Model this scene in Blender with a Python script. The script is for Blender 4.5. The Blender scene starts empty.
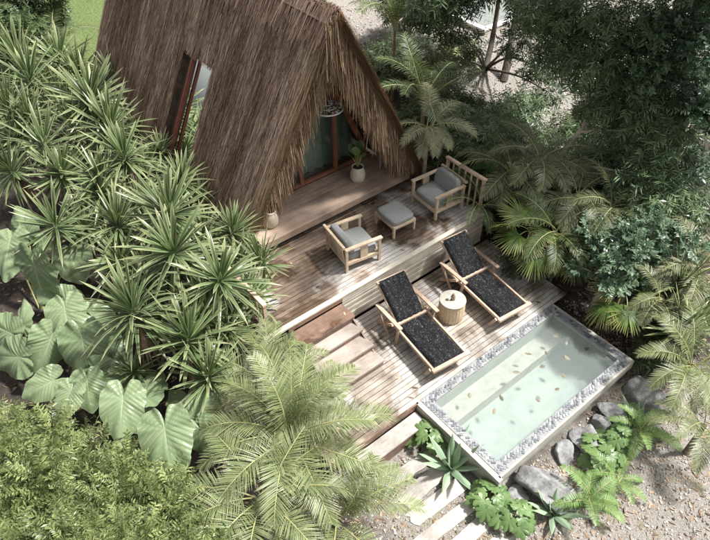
import bpy, bmesh, math, random
import numpy as np
from mathutils import Vector, Matrix, noise as mnoise

# ------------------------------------------------------------------ camera, sky, sun, exposure
SC = bpy.context.scene
CAM = np.array([-4.88, -4.21, 9.17]); FPX = 633.0
PITCH = math.radians(43.68); YAW = math.radians(39.12)
cd = bpy.data.cameras.new('camera'); cam = bpy.data.objects.new('camera', cd)
SC.collection.objects.link(cam); SC.camera = cam
cam.location = CAM; cam.rotation_euler = (math.pi/2 - PITCH, 0, -YAW)
cd.sensor_width = 36; cd.lens = FPX/710*36; cd.clip_start = 0.1; cd.clip_end = 800

SUN_DIR = Vector((0.44, -0.25, 0.86)).normalized()          # towards the sun
SUN_EL = math.asin(SUN_DIR.z); SUN_AZ = math.atan2(SUN_DIR.x, SUN_DIR.y)
wd = bpy.data.worlds.new('World'); SC.world = wd; wd.use_nodes = True
wn = wd.node_tree.nodes; wl = wd.node_tree.links
bg = wn['Background']; sky = wn.new('ShaderNodeTexSky'); sky.sky_type = 'NISHITA'; sky.sun_disc = False
sky.sun_elevation = SUN_EL; sky.sun_rotation = SUN_AZ; sky.dust_density = 3.0; sky.ozone_density = 0.6
hs = wn.new('ShaderNodeHueSaturation'); hs.inputs['Saturation'].default_value = 0.15
wl.new(sky.outputs[0], hs.inputs['Color']); wl.new(hs.outputs[0], bg.inputs[0]); bg.inputs[1].default_value = 0.085
sd = bpy.data.lights.new('sun', 'SUN'); sd.energy = 4.0; sd.angle = math.radians(5); sd.color = (1, 0.985, 0.955)
sun = bpy.data.objects.new('sun', sd); SC.collection.objects.link(sun)
sun.rotation_euler = SUN_DIR.to_track_quat('Z', 'Y').to_euler(); sun.location = (6, -2, 14)
vs = SC.view_settings
vs.view_transform = 'Standard'; vs.look = 'None'; vs.exposure = 1.08; vs.gamma = 1.0; vs.use_curve_mapping = False

# ------------------------------------------------------------------ helpers
rng = np.random.default_rng(7); random.seed(7)
FW = np.array([math.sin(YAW)*math.cos(PITCH), math.cos(YAW)*math.cos(PITCH), -math.sin(PITCH)])
RT = np.array([math.cos(YAW), -math.sin(YAW), 0.0]); UP = np.cross(RT, FW)
def at(x, y, z=0.0):
    d = FW*FPX + RT*(x-355) + UP*(270-y)
    return CAM + d*((z-CAM[2])/d[2])
def depth(P): return float((np.asarray(P)-CAM) @ FW)
def px2m(P, px): return px*depth(P)/FPX
def sm(a, b, x):
    t = np.clip((np.asarray(x, float)-a)/(b-a), 0, 1); return t*t*(3-2*t)
def gz(x, y):
    x = np.asarray(x, float); y = np.asarray(y, float)
    z = -0.45 + 0.6*sm(0, 7, y) + 0.1*sm(4.5, 9, x)
    z = z - 0.25*sm(-1.5, -6, y)
    z = z + 0.03*np.sin(1.7*x+0.6*y)*np.cos(1.3*y-0.4*x) + 0.02*np.sin(4.1*x+1)*np.sin(3.7*y)
    return z
def atg(x, y):
    z = 0.0
    for _ in range(8):
        P = at(x, y, z); z = float(gz(P[0], P[1]))
    return at(x, y, z)

COL = SC.collection
WM = {}
def obj(name, data, parent=None, loc=None, rot=None, scale=None, M=None, local=False):
    """link an object; coordinates are in world space unless local is set"""
    o = bpy.data.objects.new(name, data); COL.objects.link(o)
    if M is None:
        M = Matrix.LocRotScale(Vector(loc) if loc is not None else Vector((0, 0, 0)),
                               rot, Vector(scale) if scale is not None else Vector((1, 1, 1)))
    o.matrix_basis = M
    if parent is not None:
        o.parent = parent
        if not local: o.matrix_parent_inverse = WM[parent.name].inverted()
        WM[o.name] = M if not local else WM[parent.name] @ M
    else: WM[o.name] = M.copy()
    return o
def tag(o, label=None, cat=None, group=None, kind=None):
    if label: o['label'] = label
    if cat: o['category'] = cat
    if group: o['group'] = group
    if kind: o['kind'] = kind
    return o
def thing(name, label, cat, loc=(0, 0, 0), rz=0.0, group=None):
    M = Matrix.Translation(Vector(loc)) @ Matrix.Rotation(rz, 4, 'Z')
    o = obj(name, None, M=M); o.empty_display_size = 0.2
    return tag(o, label, cat, group)

def make_mesh(name, V, F, mats, C=None, MI=None, smooth=True):
    """V (n,3), F list of arrays each (m,3|4)"""
    V = np.asarray(V, np.float32).reshape(-1, 3)
    if isinstance(F, np.ndarray): F = [F]
    F = [np.asarray(f, np.int32) for f in F if len(f)]
    me = bpy.data.meshes.new(name)
    me.vertices.add(len(V)); me.vertices.foreach_set('co', V.ravel())
    idx = np.concatenate([f.ravel() for f in F]); cnt = np.concatenate([np.full(len(f), f.shape[1], np.int32) for f in F])
    me.loops.add(len(idx)); me.loops.foreach_set('vertex_index', idx)
    me.polygons.add(len(cnt)); st = np.zeros(len(cnt), np.int32); st[1:] = np.cumsum(cnt)[:-1]
    me.polygons.foreach_set('loop_start', st); me.polygons.foreach_set('loop_total', cnt)
    me.polygons.foreach_set('use_smooth', np.full(len(cnt), smooth, bool))
    if MI is not None: me.polygons.foreach_set('material_index', np.asarray(MI, np.int32))
    if C is not None:
        a = me.attributes.new('lc', 'FLOAT_COLOR', 'POINT'); C = np.asarray(C, np.float32)
        if C.shape[1] == 3: C = np.hstack([C, np.ones((len(C), 1), np.float32)])
        a.data.foreach_set('color', C.ravel())
    for m in (mats if isinstance(mats, (list, tuple)) else [mats]): me.materials.append(m)
    me.update(); me.validate(); return me

class MB:
    """collects quads/tris with colours and material slots"""
    def __init__(s): s.V = []; s.F = []; s.C = []; s.I = []; s.n = 0
    def add(s, V, F, C=None, mi=0):
        V = np.asarray(V, float).reshape(-1, 3); F = np.asarray(F)
        s.V.append(V); s.F.append(F + s.n); s.n += len(V)
        s.C.append(np.tile([0.5, 0.5, 0.0], (len(V), 1)) if C is None else np.asarray(C, float).reshape(-1, 3))
        s.I.append(np.full(len(F), mi)); return s
    def mesh(s, name, mats, smooth=True):
        return make_mesh(name, np.vstack(s.V), s.F, mats, np.vstack(s.C), np.concatenate(s.I), smooth)
    def box(s, c, size, R=None, C=None, mi=0):
        h = np.array(size)/2.0
        v = np.array([[x, y, z] for x in (-1, 1) for y in (-1, 1) for z in (-1, 1)])*h
        if R is not None: v = v @ np.array(R).T
        v = v + np.array(c)
        return s.add(v, [[0, 1, 3, 2], [4, 6, 7, 5], [0, 4, 5, 1], [2, 3, 7, 6], [0, 2, 6, 4], [1, 5, 7, 3]], None if C is None else np.tile(C, (8, 1)), mi)
    def beam(s, a, b, w, t, side=(1, 0, 0), mi=0):
        """a box from a to b, w along side, t across"""
        a = np.array(a, float); b = np.array(b, float); d = b-a; L = np.linalg.norm(d); d = d/L
        sd_ = np.array(side, float); sd_ = sd_-d*(sd_ @ d); sd_ /= np.linalg.norm(sd_); u = np.cross(d, sd_)
        return s.box((a+b)/2, (L, w, t), np.stack([d, sd_, u], 1), mi=mi)

def grid_faces(n, rows, k, closed=False):
    base = np.arange(n)[:, None, None]*(rows*k)
    r = np.arange(rows-1)[None, :, None]*k
    kk = k if closed else k-1
    c = np.arange(kk)[None, None, :]; c2 = (c+1) % k
    a = base+r+c; b = base+r+c2
    return np.stack([a, b, b+k, a+k], -1).reshape(-1, 4)
def nrm(v): return v/np.maximum(np.linalg.norm(v, axis=-1, keepdims=True), 1e-9)
PROF = {'blade': lambda s: np.clip(np.minimum(0.45+2.2*s, 1.0), 0, 1)*np.sqrt(np.clip(1-s**2.2, 0, 1))+0.02,
        'leaf': lambda s: np.sin(np.pi*np.clip(s*0.94+0.04, 0, 1))**0.75+0.03,
        'straw': lambda s: 1.0-0.55*s,
        'agave': lambda s: (0.62+0.5*np.sin(np.pi*np.clip(s*1.05, 0, 1)))*np.clip(1-s, 0, 1)**0.55+0.01}
def blades(mb, base, d, side, L, W, droop, rows=4, k=3, fold=0.25, prof='blade', mi=0, rnd=None, b=None, droopdir=None):
    base = np.asarray(base, float); n = len(base); d = nrm(np.asarray(d, float)); side = np.asarray(side, float)
    side = nrm(side-d*(side*d).sum(-1, keepdims=True)); nor = nrm(np.cross(side, d))
    L = np.broadcast_to(L, n); W = np.broadcast_to(W, n); droop = np.broadcast_to(droop, n)
    s = np.linspace(0, 1, rows)
    dn = np.array([0, 0, -1.0]) if droopdir is None else np.asarray(droopdir)
    dn = np.broadcast_to(dn, (n, 3))
    P = base[:, None] + d[:, None]*(L[:, None]*s)[..., None] + dn[:, None]*((droop*L)[:, None]*s**2)[..., None]
    w = PROF[prof](s)[None, :]*W[:, None]*0.5
    cols = np.linspace(-1, 1, k)
    V = P[:, :, None] + side[:, None, None]*(w[..., None]*cols)[..., None] + nor[:, None, None]*((np.abs(cols)*fold)*w[..., None])[..., None]
    rnd = rng.random(n) if rnd is None else np.broadcast_to(rnd, n)
    C = np.zeros((n, rows, k, 3)); C[..., 0] = rnd[:, None, None]; C[..., 1] = s[None, :, None]
    C[..., 2] = np.abs(cols) if b is None else np.broadcast_to(b, n)[:, None, None]
    mb.add(V.reshape(-1, 3), grid_faces(n, rows, k), C.reshape(-1, 3), mi); return mb
def tube(mb, P, R, sides=8, mi=0, C=None, caps=True):
    P = np.asarray(P, float); n = len(P); R = np.broadcast_to(R, n)
    T = nrm(np.gradient(P, axis=0)); ref = np.array([0.31, 0.17, 0.93]) if abs(T[0][2]) < 0.8 else np.array([1.0, 0.2, 0])
    A = nrm(np.cross(T, ref)); B = np.cross(T, A)
    th = np.linspace(0, 2*np.pi, sides, endpoint=False)
    V = P[:, None]+(A[:, None]*np.cos(th)[None, :, None]+B[:, None]*np.sin(th)[None, :, None])*R[:, None, None]
    CC = np.zeros((n, sides, 3)); CC[..., 0] = 0.5 if C is None else C; CC[..., 1] = np.linspace(0, 1, n)[:, None]
    mb.add(V.reshape(-1, 3), grid_faces(1, n, sides, True), CC.reshape(-1, 3), mi)
    if caps and sides >= 4:
        for row in (0, n-1):
            ring = V[row]; cc = ring.mean(0)
            f = [[i, (i+1) % sides, sides] if row else [(i+1) % sides, i, sides] for i in range(sides)]
            mb.add(np.vstack([ring, cc]), f, np.tile(CC[row, 0], (sides+1, 1)), mi)
    return mb
def lathe(mb, prof, c=(0, 0, 0), sides=24, mi=0):
    th = np.linspace(0, 2*np.pi, sides, endpoint=False); c = np.array(c)
    V = np.array([[[r*np.cos(t), r*np.sin(t), z] for t in th] for r, z in prof])+c
    mb.add(V.reshape(-1, 3), grid_faces(1, len(prof), sides, True)[:, ::-1], None, mi); return mb
def spline(pts, n):
    pts = np.asarray(pts, float); m = len(pts); t = np.linspace(0, m-1, n); out = []
    for x in t:
        i = min(int(x), m-2); u = x-i
        p0, p1, p2, p3 = pts[max(i-1, 0)], pts[i], pts[i+1], pts[min(i+2, m-1)]
        out.append(0.5*((2*p1)+(-p0+p2)*u+(2*p0-5*p1+4*p2-p3)*u*u+(-p0+3*p1-3*p2+p3)*u**3))
    return np.array(out)
def rbox(size, n=5, p=6.0, bev=None):
    """soft cushion-like box"""
    bm = bmesh.new(); bmesh.ops.create_cube(bm, size=2); bmesh.ops.subdivide_edges(bm, edges=bm.edges[:], cuts=n, use_grid_fill=True)
    for v in bm.verts:
        c = np.array(v.co); r = (np.abs(c)**p).sum()**(1/p); c = c/r*np.abs(c).max()**0 ; v.co = c*np.array(size)/2
    bm.verts.ensure_lookup_table(); V = np.array([v.co[:] for v in bm.verts]); F = np.array([[v.index for v in f.verts] for f in bm.faces]); bm.free()
    return V, F
def bevbox(name, size, mat, bev=0.004, seg=1):
    bm = bmesh.new(); bmesh.ops.create_cube(bm, size=1)
    for v in bm.verts: v.co = Vector((v.co.x*size[0], v.co.y*size[1], v.co.z*size[2]))
    bmesh.ops.bevel(bm, geom=bm.edges[:], offset=bev, segments=seg, affect='EDGES', profile=0.5)
    me = bpy.data.meshes.new(name); bm.to_mesh(me); bm.free(); me.materials.append(mat); return me

# ------------------------------------------------------------------ materials
def newmat(name):
    m = bpy.data.materials.new(name); m.use_nodes = True; N = m.node_tree.nodes; L = m.node_tree.links
    return m, N, L, N['Principled BSDF'], N['Material Output']
def ramp(N, stops, inter='LINEAR'):
    r = N.new('ShaderNodeValToRGB'); cr = r.color_ramp; cr.interpolation = inter
    while len(cr.elements) > 1: cr.elements.remove(cr.elements[-1])
    cr.elements[0].position = stops[0][0]; cr.elements[0].color = (*stops[0][1], 1)
    for p, c in stops[1:]:
        e = cr.elements.new(p); e.color = (*c, 1)
    return r
def nz(N, L, vec, scale, detail=4, rough=0.6, dist=0.0):
    n = N.new('ShaderNodeTexNoise'); n.inputs['Scale'].default_value = scale; n.inputs['Detail'].default_value = detail
    n.inputs['Roughness'].default_value = rough; n.inputs['Distortion'].default_value = dist
    if vec is not None: L.new(vec, n.inputs['Vector'])
    return n
def mix(N, L, a, b, f, mode='MIX'):
    m = N.new('ShaderNodeMix'); m.data_type = 'RGBA'; m.blend_type = mode
    for k, x in ((6, a), (7, b)):
        if isinstance(x, tuple): m.inputs[k].default_value = (*x, 1)
        else: L.new(x, m.inputs[k])
    if isinstance(f, (int, float)): m.inputs[0].default_value = f
    else: L.new(f, m.inputs[0])
    return m.outputs[2]
def mth(N, L, op, a, b=None, c=None):
    m = N.new('ShaderNodeMath'); m.operation = op
    for i, x in enumerate((a, b, c)):
        if x is None: continue
        if isinstance(x, (int, float)): m.inputs[i].default_value = x
        else: L.new(x, m.inputs[i])
    return m.outputs[0]
def mapping(N, L, src, scale=(1, 1, 1), rot=(0, 0, 0)):
    mp = N.new('ShaderNodeMapping'); mp.inputs['Scale'].default_value = scale; mp.inputs['Rotation'].default_value = rot
    L.new(src, mp.inputs['Vector']); return mp.outputs[0]
def bump(N, L, h, b, strength=0.4, dist=0.01):
    bp = N.new('ShaderNodeBump'); bp.inputs['Strength'].default_value = strength; bp.inputs['Distance'].default_value = dist
    L.new(h, bp.inputs['Height']); L.new(bp.outputs[0], b.inputs['Normal']); return bp

def wood(name, c1, c2, rough=0.6, grain=(1, 14, 14), var=0.35, wet=None, axis_world=False, bstr=0.3, sun_patch=None):
    m, N, L, b, o = newmat(name)
    tc = N.new('ShaderNodeTexCoord'); geo = N.new('ShaderNodeNewGeometry'); oi = N.new('ShaderNodeObjectInfo')
    src = geo.outputs['Position'] if axis_world else tc.outputs['Object']
    off = N.new('ShaderNodeVectorMath'); off.operation = 'ADD'; L.new(src, off.inputs[0])
    sc = mth(N, L, 'MULTIPLY', oi.outputs['Random'], 37.0); L.new(sc, off.inputs[1])
    g = nz(N, L, mapping(N, L, off.outputs[0], grain), 3.0, 6, 0.65, 0.4)
    r = ramp(N, [(0.25, c1), (0.75, c2)]); L.new(g.outputs[0], r.inputs[0])
    v = mth(N, L, 'MULTIPLY_ADD', oi.outputs['Random'], var, 1-var/2)
    hs_ = N.new('ShaderNodeHueSaturation'); L.new(r.outputs[0], hs_.inputs['Color']); L.new(v, hs_.inputs['Value'])
    col = hs_.outputs[0]
    bl = nz(N, L, geo.outputs['Position'], 1.6, 4, 0.6)      # broad weathering
    br = ramp(N, [(0.35, (0.62, 0.6, 0.58)), (0.65, (1.15, 1.13, 1.1))]); L.new(bl.outputs[0], br.inputs[0])
    col = mix(N, L, col, br.outputs[0], 1.0, 'MULTIPLY')
    if wet is not None:
        w = nz(N, L, geo.outputs['Position'], wet, 3, 0.55, 0.6)
        wr = ramp(N, [(0.46, (0, 0, 0)), (0.56, (1, 1, 1))]); L.new(w.outputs[0], wr.inputs[0])
        col = mix(N, L, col, (0.5, 0.46, 0.42), wr.outputs[0], 'MULTIPLY')
        rr = mth(N, L, 'MULTIPLY_ADD', wr.outputs[0], -0.32, rough); L.new(rr, b.inputs['Roughness'])
    else: b.inputs['Roughness'].default_value = rough
    if sun_patch is not None:                                   # sun and glare patches painted pale into the board colour
        of = N.new('ShaderNodeVectorMath'); of.operation = 'ADD'; L.new(geo.outputs['Position'], of.inputs[0]); of.inputs[1].default_value = sun_patch[1]
        bz = nz(N, L, of.outputs[0], sun_patch[0], 5, 0.62, 0.5); bzr = ramp(N, [(0.49, (0, 0, 0)), (0.6, (1, 1, 1))]); L.new(bz.outputs[0], bzr.inputs[0])
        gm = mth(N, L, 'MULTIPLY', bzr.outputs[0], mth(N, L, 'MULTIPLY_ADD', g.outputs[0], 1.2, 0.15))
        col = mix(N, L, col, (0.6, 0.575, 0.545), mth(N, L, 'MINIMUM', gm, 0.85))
    L.new(col, b.inputs['Base Color']); bump(N, L, g.outputs[0], b, bstr, 0.004)
    return m

def leafmat(name, dark, light, edge=None, tip=None, base=None, rough=0.38, tr=0.24, spec=0.3, vein=0.0):
    m, N, L, b, o = newmat(name)
    at_ = N.new('ShaderNodeAttribute'); at_.attribute_name = 'lc'; sp = N.new('ShaderNodeSeparateColor'); L.new(at_.outputs['Color'], sp.inputs[0])
    oi = N.new('ShaderNodeObjectInfo'); geo = N.new('ShaderNodeNewGeometry')
    n = nz(N, L, geo.outputs['Position'], 2.2, 3)
    f = mth(N, L, 'ADD', mth(N, L, 'MULTIPLY', sp.outputs[0], 0.55), mth(N, L, 'MULTIPLY', n.outputs[0], 0.5))
    f = mth(N, L, 'ADD', f, mth(N, L, 'MULTIPLY_ADD', oi.outputs['Random'], 0.24, -0.12))
    r = ramp(N, [(0.15, dark), (0.85, light)]); L.new(f, r.inputs[0]); col = r.outputs[0]
    if edge is not None:
        e = mth(N, L, 'POWER', sp.outputs[2], 2.0); col = mix(N, L, col, edge, mth(N, L, 'MULTIPLY', e, 0.62))
    if tip is not None:
        t = mth(N, L, 'POWER', sp.outputs[1], 4.0); t = mth(N, L, 'MULTIPLY', t, mth(N, L, 'MULTIPLY_ADD', sp.outputs[0], 0.8, 0.2)); col = mix(N, L, col, tip, t)
    if base is not None:
        t = mth(N, L, 'POWER', mth(N, L, 'SUBTRACT', 1.0, sp.outputs[1]), 3.0); col = mix(N, L, col, base, t)
    L.new(col, b.inputs['Base Color']); b.inputs['Roughness'].default_value = rough
    b.inputs['Specular IOR Level'].default_value = spec
    t = N.new('ShaderNodeBsdfTranslucent'); hs_ = N.new('ShaderNodeHueSaturation'); hs_.inputs['Saturation'].default_value = 1.15; hs_.inputs['Value'].default_value = 1.2
    L.new(col, hs_.inputs['Color']); L.new(hs_.outputs[0], t.inputs[0])
    mx = N.new('ShaderNodeMixShader'); mx.inputs[0].default_value = tr
    L.new(b.outputs[0], mx.inputs[1]); L.new(t.outputs[0], mx.inputs[2]); L.new(mx.outputs[0], o.inputs[0])
    return m
def plain(name, c1, c2, scale=8, rough=0.7, bstr=0.2, bdist=0.01, metallic=0, detail=5, spots=None):
    m, N, L, b, o = newmat(name); tc = N.new('ShaderNodeTexCoord')
    n = nz(N, L, tc.outputs['Object'], scale, detail, 0.65); r = ramp(N, [(0.3, c1), (0.7, c2)]); L.new(n.outputs[0], r.inputs[0])
    L.new(r.outputs[0], b.inputs['Base Color']); b.inputs['Roughness'].default_value = rough; b.inputs['Metallic'].default_value = metallic
    if bstr: bump(N, L, n.outputs[0], b, bstr, bdist)
    return m
def attrmat(name, stops, rough=0.8, spec=0.3):
    m, N, L, b, o = newmat(name); at_ = N.new('ShaderNodeAttribute'); at_.attribute_name = 'lc'; sp = N.new('ShaderNodeSeparateColor')
    L.new(at_.outputs['Color'], sp.inputs[0]); r = ramp(N, stops); L.new(sp.outputs[0], r.inputs[0])
    L.new(r.outputs[0], b.inputs['Base Color']); b.inputs['Roughness'].default_value = rough; b.inputs['Specular IOR Level'].default_value = spec
    return m

M_deck_up = wood('upper_deck_wood', (0.12, 0.083, 0.06), (0.31, 0.235, 0.18), 0.5, (2, 30, 30), 0.5, wet=1.1, sun_patch=(0.75, (3.1, 7.7, 0)))
M_deck_lo = wood('lower_deck_wood', (0.23, 0.195, 0.16), (0.48, 0.425, 0.365), 0.52, (2, 30, 30), 0.45, wet=0.9, sun_patch=(0.6, (5.3, 1.2, 0)))
M_porch = wood('porch_wood', (0.34, 0.24, 0.185), (0.54, 0.42, 0.34), 0.36, (2, 30, 30), 0.3)
M_fascia = wood('weathered_fascia', (0.36, 0.325, 0.265), (0.68, 0.63, 0.54), 0.75, (2, 40, 40), 0.35)
M_tread = wood('lit_tread_wood', (0.25, 0.205, 0.175), (0.48, 0.42, 0.375), 0.5, (2, 26, 26), 0.3)  # weathered treads, paled further to put the sunlight on their tops into the colour
M_step = wood('step_wood', (0.11, 0.064, 0.045), (0.31, 0.205, 0.15), 0.5, (2, 26, 26), 0.35, wet=1.5)
M_teak = wood('pale_teak', (0.44, 0.31, 0.225), (0.66, 0.5, 0.38), 0.5, (6, 6, 6), 0.2)
M_chairwood = wood('bleached_wood', (0.5, 0.39, 0.27), (0.7, 0.58, 0.44), 0.5, (6, 6, 6), 0.15)
M_frame = wood('red_wood_frame', (0.2, 0.08, 0.045), (0.36, 0.16, 0.09), 0.45, (8, 8, 2), 0.2)
M_sleeper = wood('grey_sleeper', (0.3, 0.275, 0.25), (0.56, 0.53, 0.49), 0.75, (2, 24, 24), 0.3)
M_darkwood = plain('dark_underframe', (0.03, 0.02, 0.015), (0.06, 0.04, 0.03), 10)
M_bark_grey = plain('pale_grey_bark', (0.3, 0.26, 0.2), (0.55, 0.49, 0.4), 9, 0.85, 0.6, 0.02)
M_bark_dark = plain('dark_bark', (0.04, 0.033, 0.026), (0.11, 0.09, 0.07), 12, 0.9, 0.7, 0.02)
M_stem = plain('ringed_stem', (0.12, 0.1, 0.07), (0.28, 0.23, 0.16), 14, 0.85, 0.5, 0.01)
M_rock = plain('boulder_stone', (0.07, 0.07, 0.073), (0.38, 0.375, 0.365), 5, 0.85, 0.9, 0.05, detail=9)
M_straw = attrmat('thatch_straw', [(0.0, (0.045, 0.025, 0.018)), (0.35, (0.18, 0.108, 0.076)), (0.7, (0.39, 0.26, 0.19)), (1.0, (0.76, 0.58, 0.46))], 0.75)
M_fringe = attrmat('thatch_fringe_straw', [(0.0, (0.08, 0.05, 0.03)), (0.4, (0.25, 0.165, 0.1)), (0.75, (0.45, 0.32, 0.2)), (1.0, (0.66, 0.5, 0.33))], 0.7)
M_dry = attrmat('dry_leaf', [(0.0, (0.08, 0.048, 0.03)), (0.5, (0.23, 0.15, 0.095)), (1.0, (0.45, 0.33, 0.22))], 0.7)
M_dry2 = attrmat('sodden_leaf', [(0.0, (0.1, 0.085, 0.06)), (1.0, (0.24, 0.21, 0.15))], 0.6)
M_gravel = attrmat('gravel_stone', [(0.0, (0.06, 0.052, 0.045)), (0.45, (0.24, 0.215, 0.19)), (1.0, (0.56, 0.52, 0.47))], 0.85)
M_tile = attrmat('pool_rim_mosaic', [(0.0, (0.07, 0.078, 0.09)), (0.5, (0.18, 0.195, 0.21)), (1.0, (0.42, 0.43, 0.43))], 0.35, 0.5)
M_poolwall = plain('pool_plaster', (0.27, 0.3, 0.275), (0.4, 0.41, 0.37), 2, 0.6, 0.1)
M_concrete = plain('beige_concrete', (0.33, 0.305, 0.255), (0.48, 0.445, 0.385), 6, 0.85, 0.3)
M_grout = plain('grout', (0.2, 0.2, 0.2), (0.34, 0.34, 0.33), 20, 0.9)
M_cush = plain('grey_cushion', (0.17, 0.175, 0.17), (0.34, 0.345, 0.335), 45, 0.9, 0.25, 0.004)
M_pot = plain('cream_pot', (0.45, 0.38, 0.28), (0.68, 0.6, 0.47), 9, 0.6, 0.3)
M_soil = plain('soil', (0.02, 0.015, 0.01), (0.06, 0.045, 0.03), 18, 0.95, 0.8)
M_white = plain('white_linen', (0.66, 0.66, 0.63), (0.78, 0.78, 0.75), 5, 0.85, 0.2)
M_blue = plain('blue_cloth', (0.03, 0.07, 0.2), (0.06, 0.12, 0.3), 6, 0.85)
M_dark = plain('dark_cloth', (0.012, 0.012, 0.014), (0.03, 0.03, 0.032), 6, 0.8)
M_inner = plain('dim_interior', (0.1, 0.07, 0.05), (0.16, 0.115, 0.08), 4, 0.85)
M_shell = plain('white_shell', (0.55, 0.55, 0.52), (0.8, 0.8, 0.76), 20, 0.4, 0.1)
M_iron = plain('dark_iron', (0.02, 0.02, 0.02), (0.04, 0.04, 0.04), 20, 0.5, 0.1, metallic=0.6)
M_red = plain('red_brown_paint', (0.16, 0.035, 0.025), (0.25, 0.06, 0.04), 8, 0.5)

def lounger_fabric():
    m, N, L, b, o = newmat('black_flecked_fabric'); tc = N.new('ShaderNodeTexCoord')
    n = nz(N, L, mapping(N, L, tc.outputs['Object'], (1, 0.45, 1)), 48, 4, 0.75, 1.6)
    r = ramp(N, [(0.5, (0.005, 0.005, 0.006)), (0.6, (0.018, 0.019, 0.021)), (0.68, (0.34, 0.34, 0.34))]); L.new(n.outputs[0], r.inputs[0])
    L.new(r.outputs[0], b.inputs['Base Color']); b.inputs['Roughness'].default_value = 0.8; b.inputs['Specular IOR Level'].default_value = 0.2; bump(N, L, n.outputs[0], b, 0.3, 0.006); return m
M_fab = lounger_fabric()
def glass(name, tint=(0.75, 0.85, 0.8), rough=0.02, f=0.55):
    m, N, L, b, o = newmat(name); N.remove(b)
    t = N.new('ShaderNodeBsdfTransparent'); t.inputs[0].default_value = (*tint, 1)
    g = N.new('ShaderNodeBsdfGlossy'); g.inputs['Roughness'].default_value = rough; g.inputs[0].default_value = (0.9, 0.95, 0.92, 1)
    fr = N.new('ShaderNodeFresnel'); fr.inputs[0].default_value = 1.6
    mx = N.new('ShaderNodeMixShader'); L.new(mth(N, L, 'MULTIPLY_ADD', fr.outputs[0], 0.9, f*0.2), mx.inputs[0])
    L.new(t.outputs[0], mx.inputs[1]); L.new(g.outputs[0], mx.inputs[2]); L.new(mx.outputs[0], o.inputs[0]); return m
M_glass = glass('window_glass')
def water():
    m, N, L, b, o = newmat('pool_water'); N.remove(b)
    geo = N.new('ShaderNodeNewGeometry'); n = nz(N, L, geo.outputs['Position'], 5.0, 3, 0.5, 0.8)
    bp = N.new('ShaderNodeBump'); bp.inputs['Strength'].default_value = 0.4; bp.inputs['Distance'].default_value = 0.04; L.new(n.outputs[0], bp.inputs['Height'])
    t = N.new('ShaderNodeBsdfTransparent'); t.inputs[0].default_value = (0.9, 0.96, 0.945, 1)
    g = N.new('ShaderNodeBsdfGlossy'); g.inputs['Roughness'].default_value = 0.04; L.new(bp.outputs[0], g.inputs['Normal'])
    d = N.new('ShaderNodeBsdfDiffuse'); d.inputs[0].default_value = (0.46, 0.52, 0.5, 1)      # milky suspended matter
    m1 = N.new('ShaderNodeMixShader'); m1.inputs[0].default_value = 0.22; L.new(t.outputs[0], m1.inputs[1]); L.new(d.outputs[0], m1.inputs[2])
    fr = N.new('ShaderNodeFresnel'); fr.inputs[0].default_value = 1.33; L.new(bp.outputs[0], fr.inputs['Normal'])
    mx = N.new('ShaderNodeMixShader'); L.new(fr.outputs[0], mx.inputs[0]); L.new(m1.outputs[0], mx.inputs[1]); L.new(g.outputs[0], mx.inputs[2])
    L.new(mx.outputs[0], o.inputs[0]); return m
M_water = water()
# foliage
L_drac = leafmat('dracaena_leaf', (0.014, 0.036, 0.012), (0.11, 0.175, 0.06), edge=(0.45, 0.5, 0.28), tip=(0.5, 0.48, 0.28), rough=0.3)
L_taro = leafmat('elephant_ear_leaf', (0.1, 0.155, 0.07), (0.3, 0.365, 0.205), edge=(0.54, 0.57, 0.41), rough=0.32, tr=0.2)
L_areca = leafmat('areca_leaf', (0.02, 0.042, 0.014), (0.21, 0.26, 0.1), edge=(0.44, 0.47, 0.25), tip=(0.52, 0.5, 0.34), rough=0.33)
L_palmd = leafmat('dark_palm_leaf', (0.022, 0.045, 0.018), (0.11, 0.165, 0.065), edge=(0.16, 0.18, 0.085), tip=(0.3, 0.28, 0.16), rough=0.36)
L_palmp = leafmat('dusty_palm_leaf', (0.1, 0.12, 0.055), (0.3, 0.31, 0.18), edge=(0.45, 0.43, 0.3), tip=(0.5, 0.42, 0.3), rough=0.4)
L_fan = leafmat('fan_palm_leaf', (0.05, 0.1, 0.025), (0.15, 0.22, 0.05), tip=(0.5, 0.38, 0.17), rough=0.36)
L_bush = leafmat('feathery_bush_leaf', (0.032, 0.056, 0.015), (0.42, 0.48, 0.2), rough=0.36)
L_tree = leafmat('narrow_tree_leaf', (0.022, 0.045, 0.02), (0.19, 0.26, 0.135), rough=0.3, tr=0.2)
L_blue = leafmat('bluish_tree_leaf', (0.028, 0.055, 0.032), (0.19, 0.275, 0.165), rough=0.34, tr=0.22)
L_phil = leafmat('philodendron_leaf', (0.07, 0.13, 0.045), (0.21, 0.31, 0.12), rough=0.36)
L_agave = leafmat('agave_leaf', (0.16, 0.24, 0.15), (0.28, 0.38, 0.25), edge=(0.42, 0.48, 0.33), rough=0.45, tr=0.08)
L_cycad = leafmat('cycad_leaf', (0.08, 0.16, 0.04), (0.2, 0.32, 0.1), edge=(0.32, 0.4, 0.18), rough=0.36)
L_banana = leafmat('banana_leaf', (0.06, 0.16, 0.05), (0.14, 0.28, 0.09), rough=0.35)
L_grass = leafmat('lawn_grass', (0.04, 0.085, 0.02), (0.24, 0.29, 0.1), rough=0.5)
L_rach = plain('frond_stalk', (0.2, 0.22, 0.08), (0.38, 0.36, 0.16), 8, 0.5, 0.1)

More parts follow.
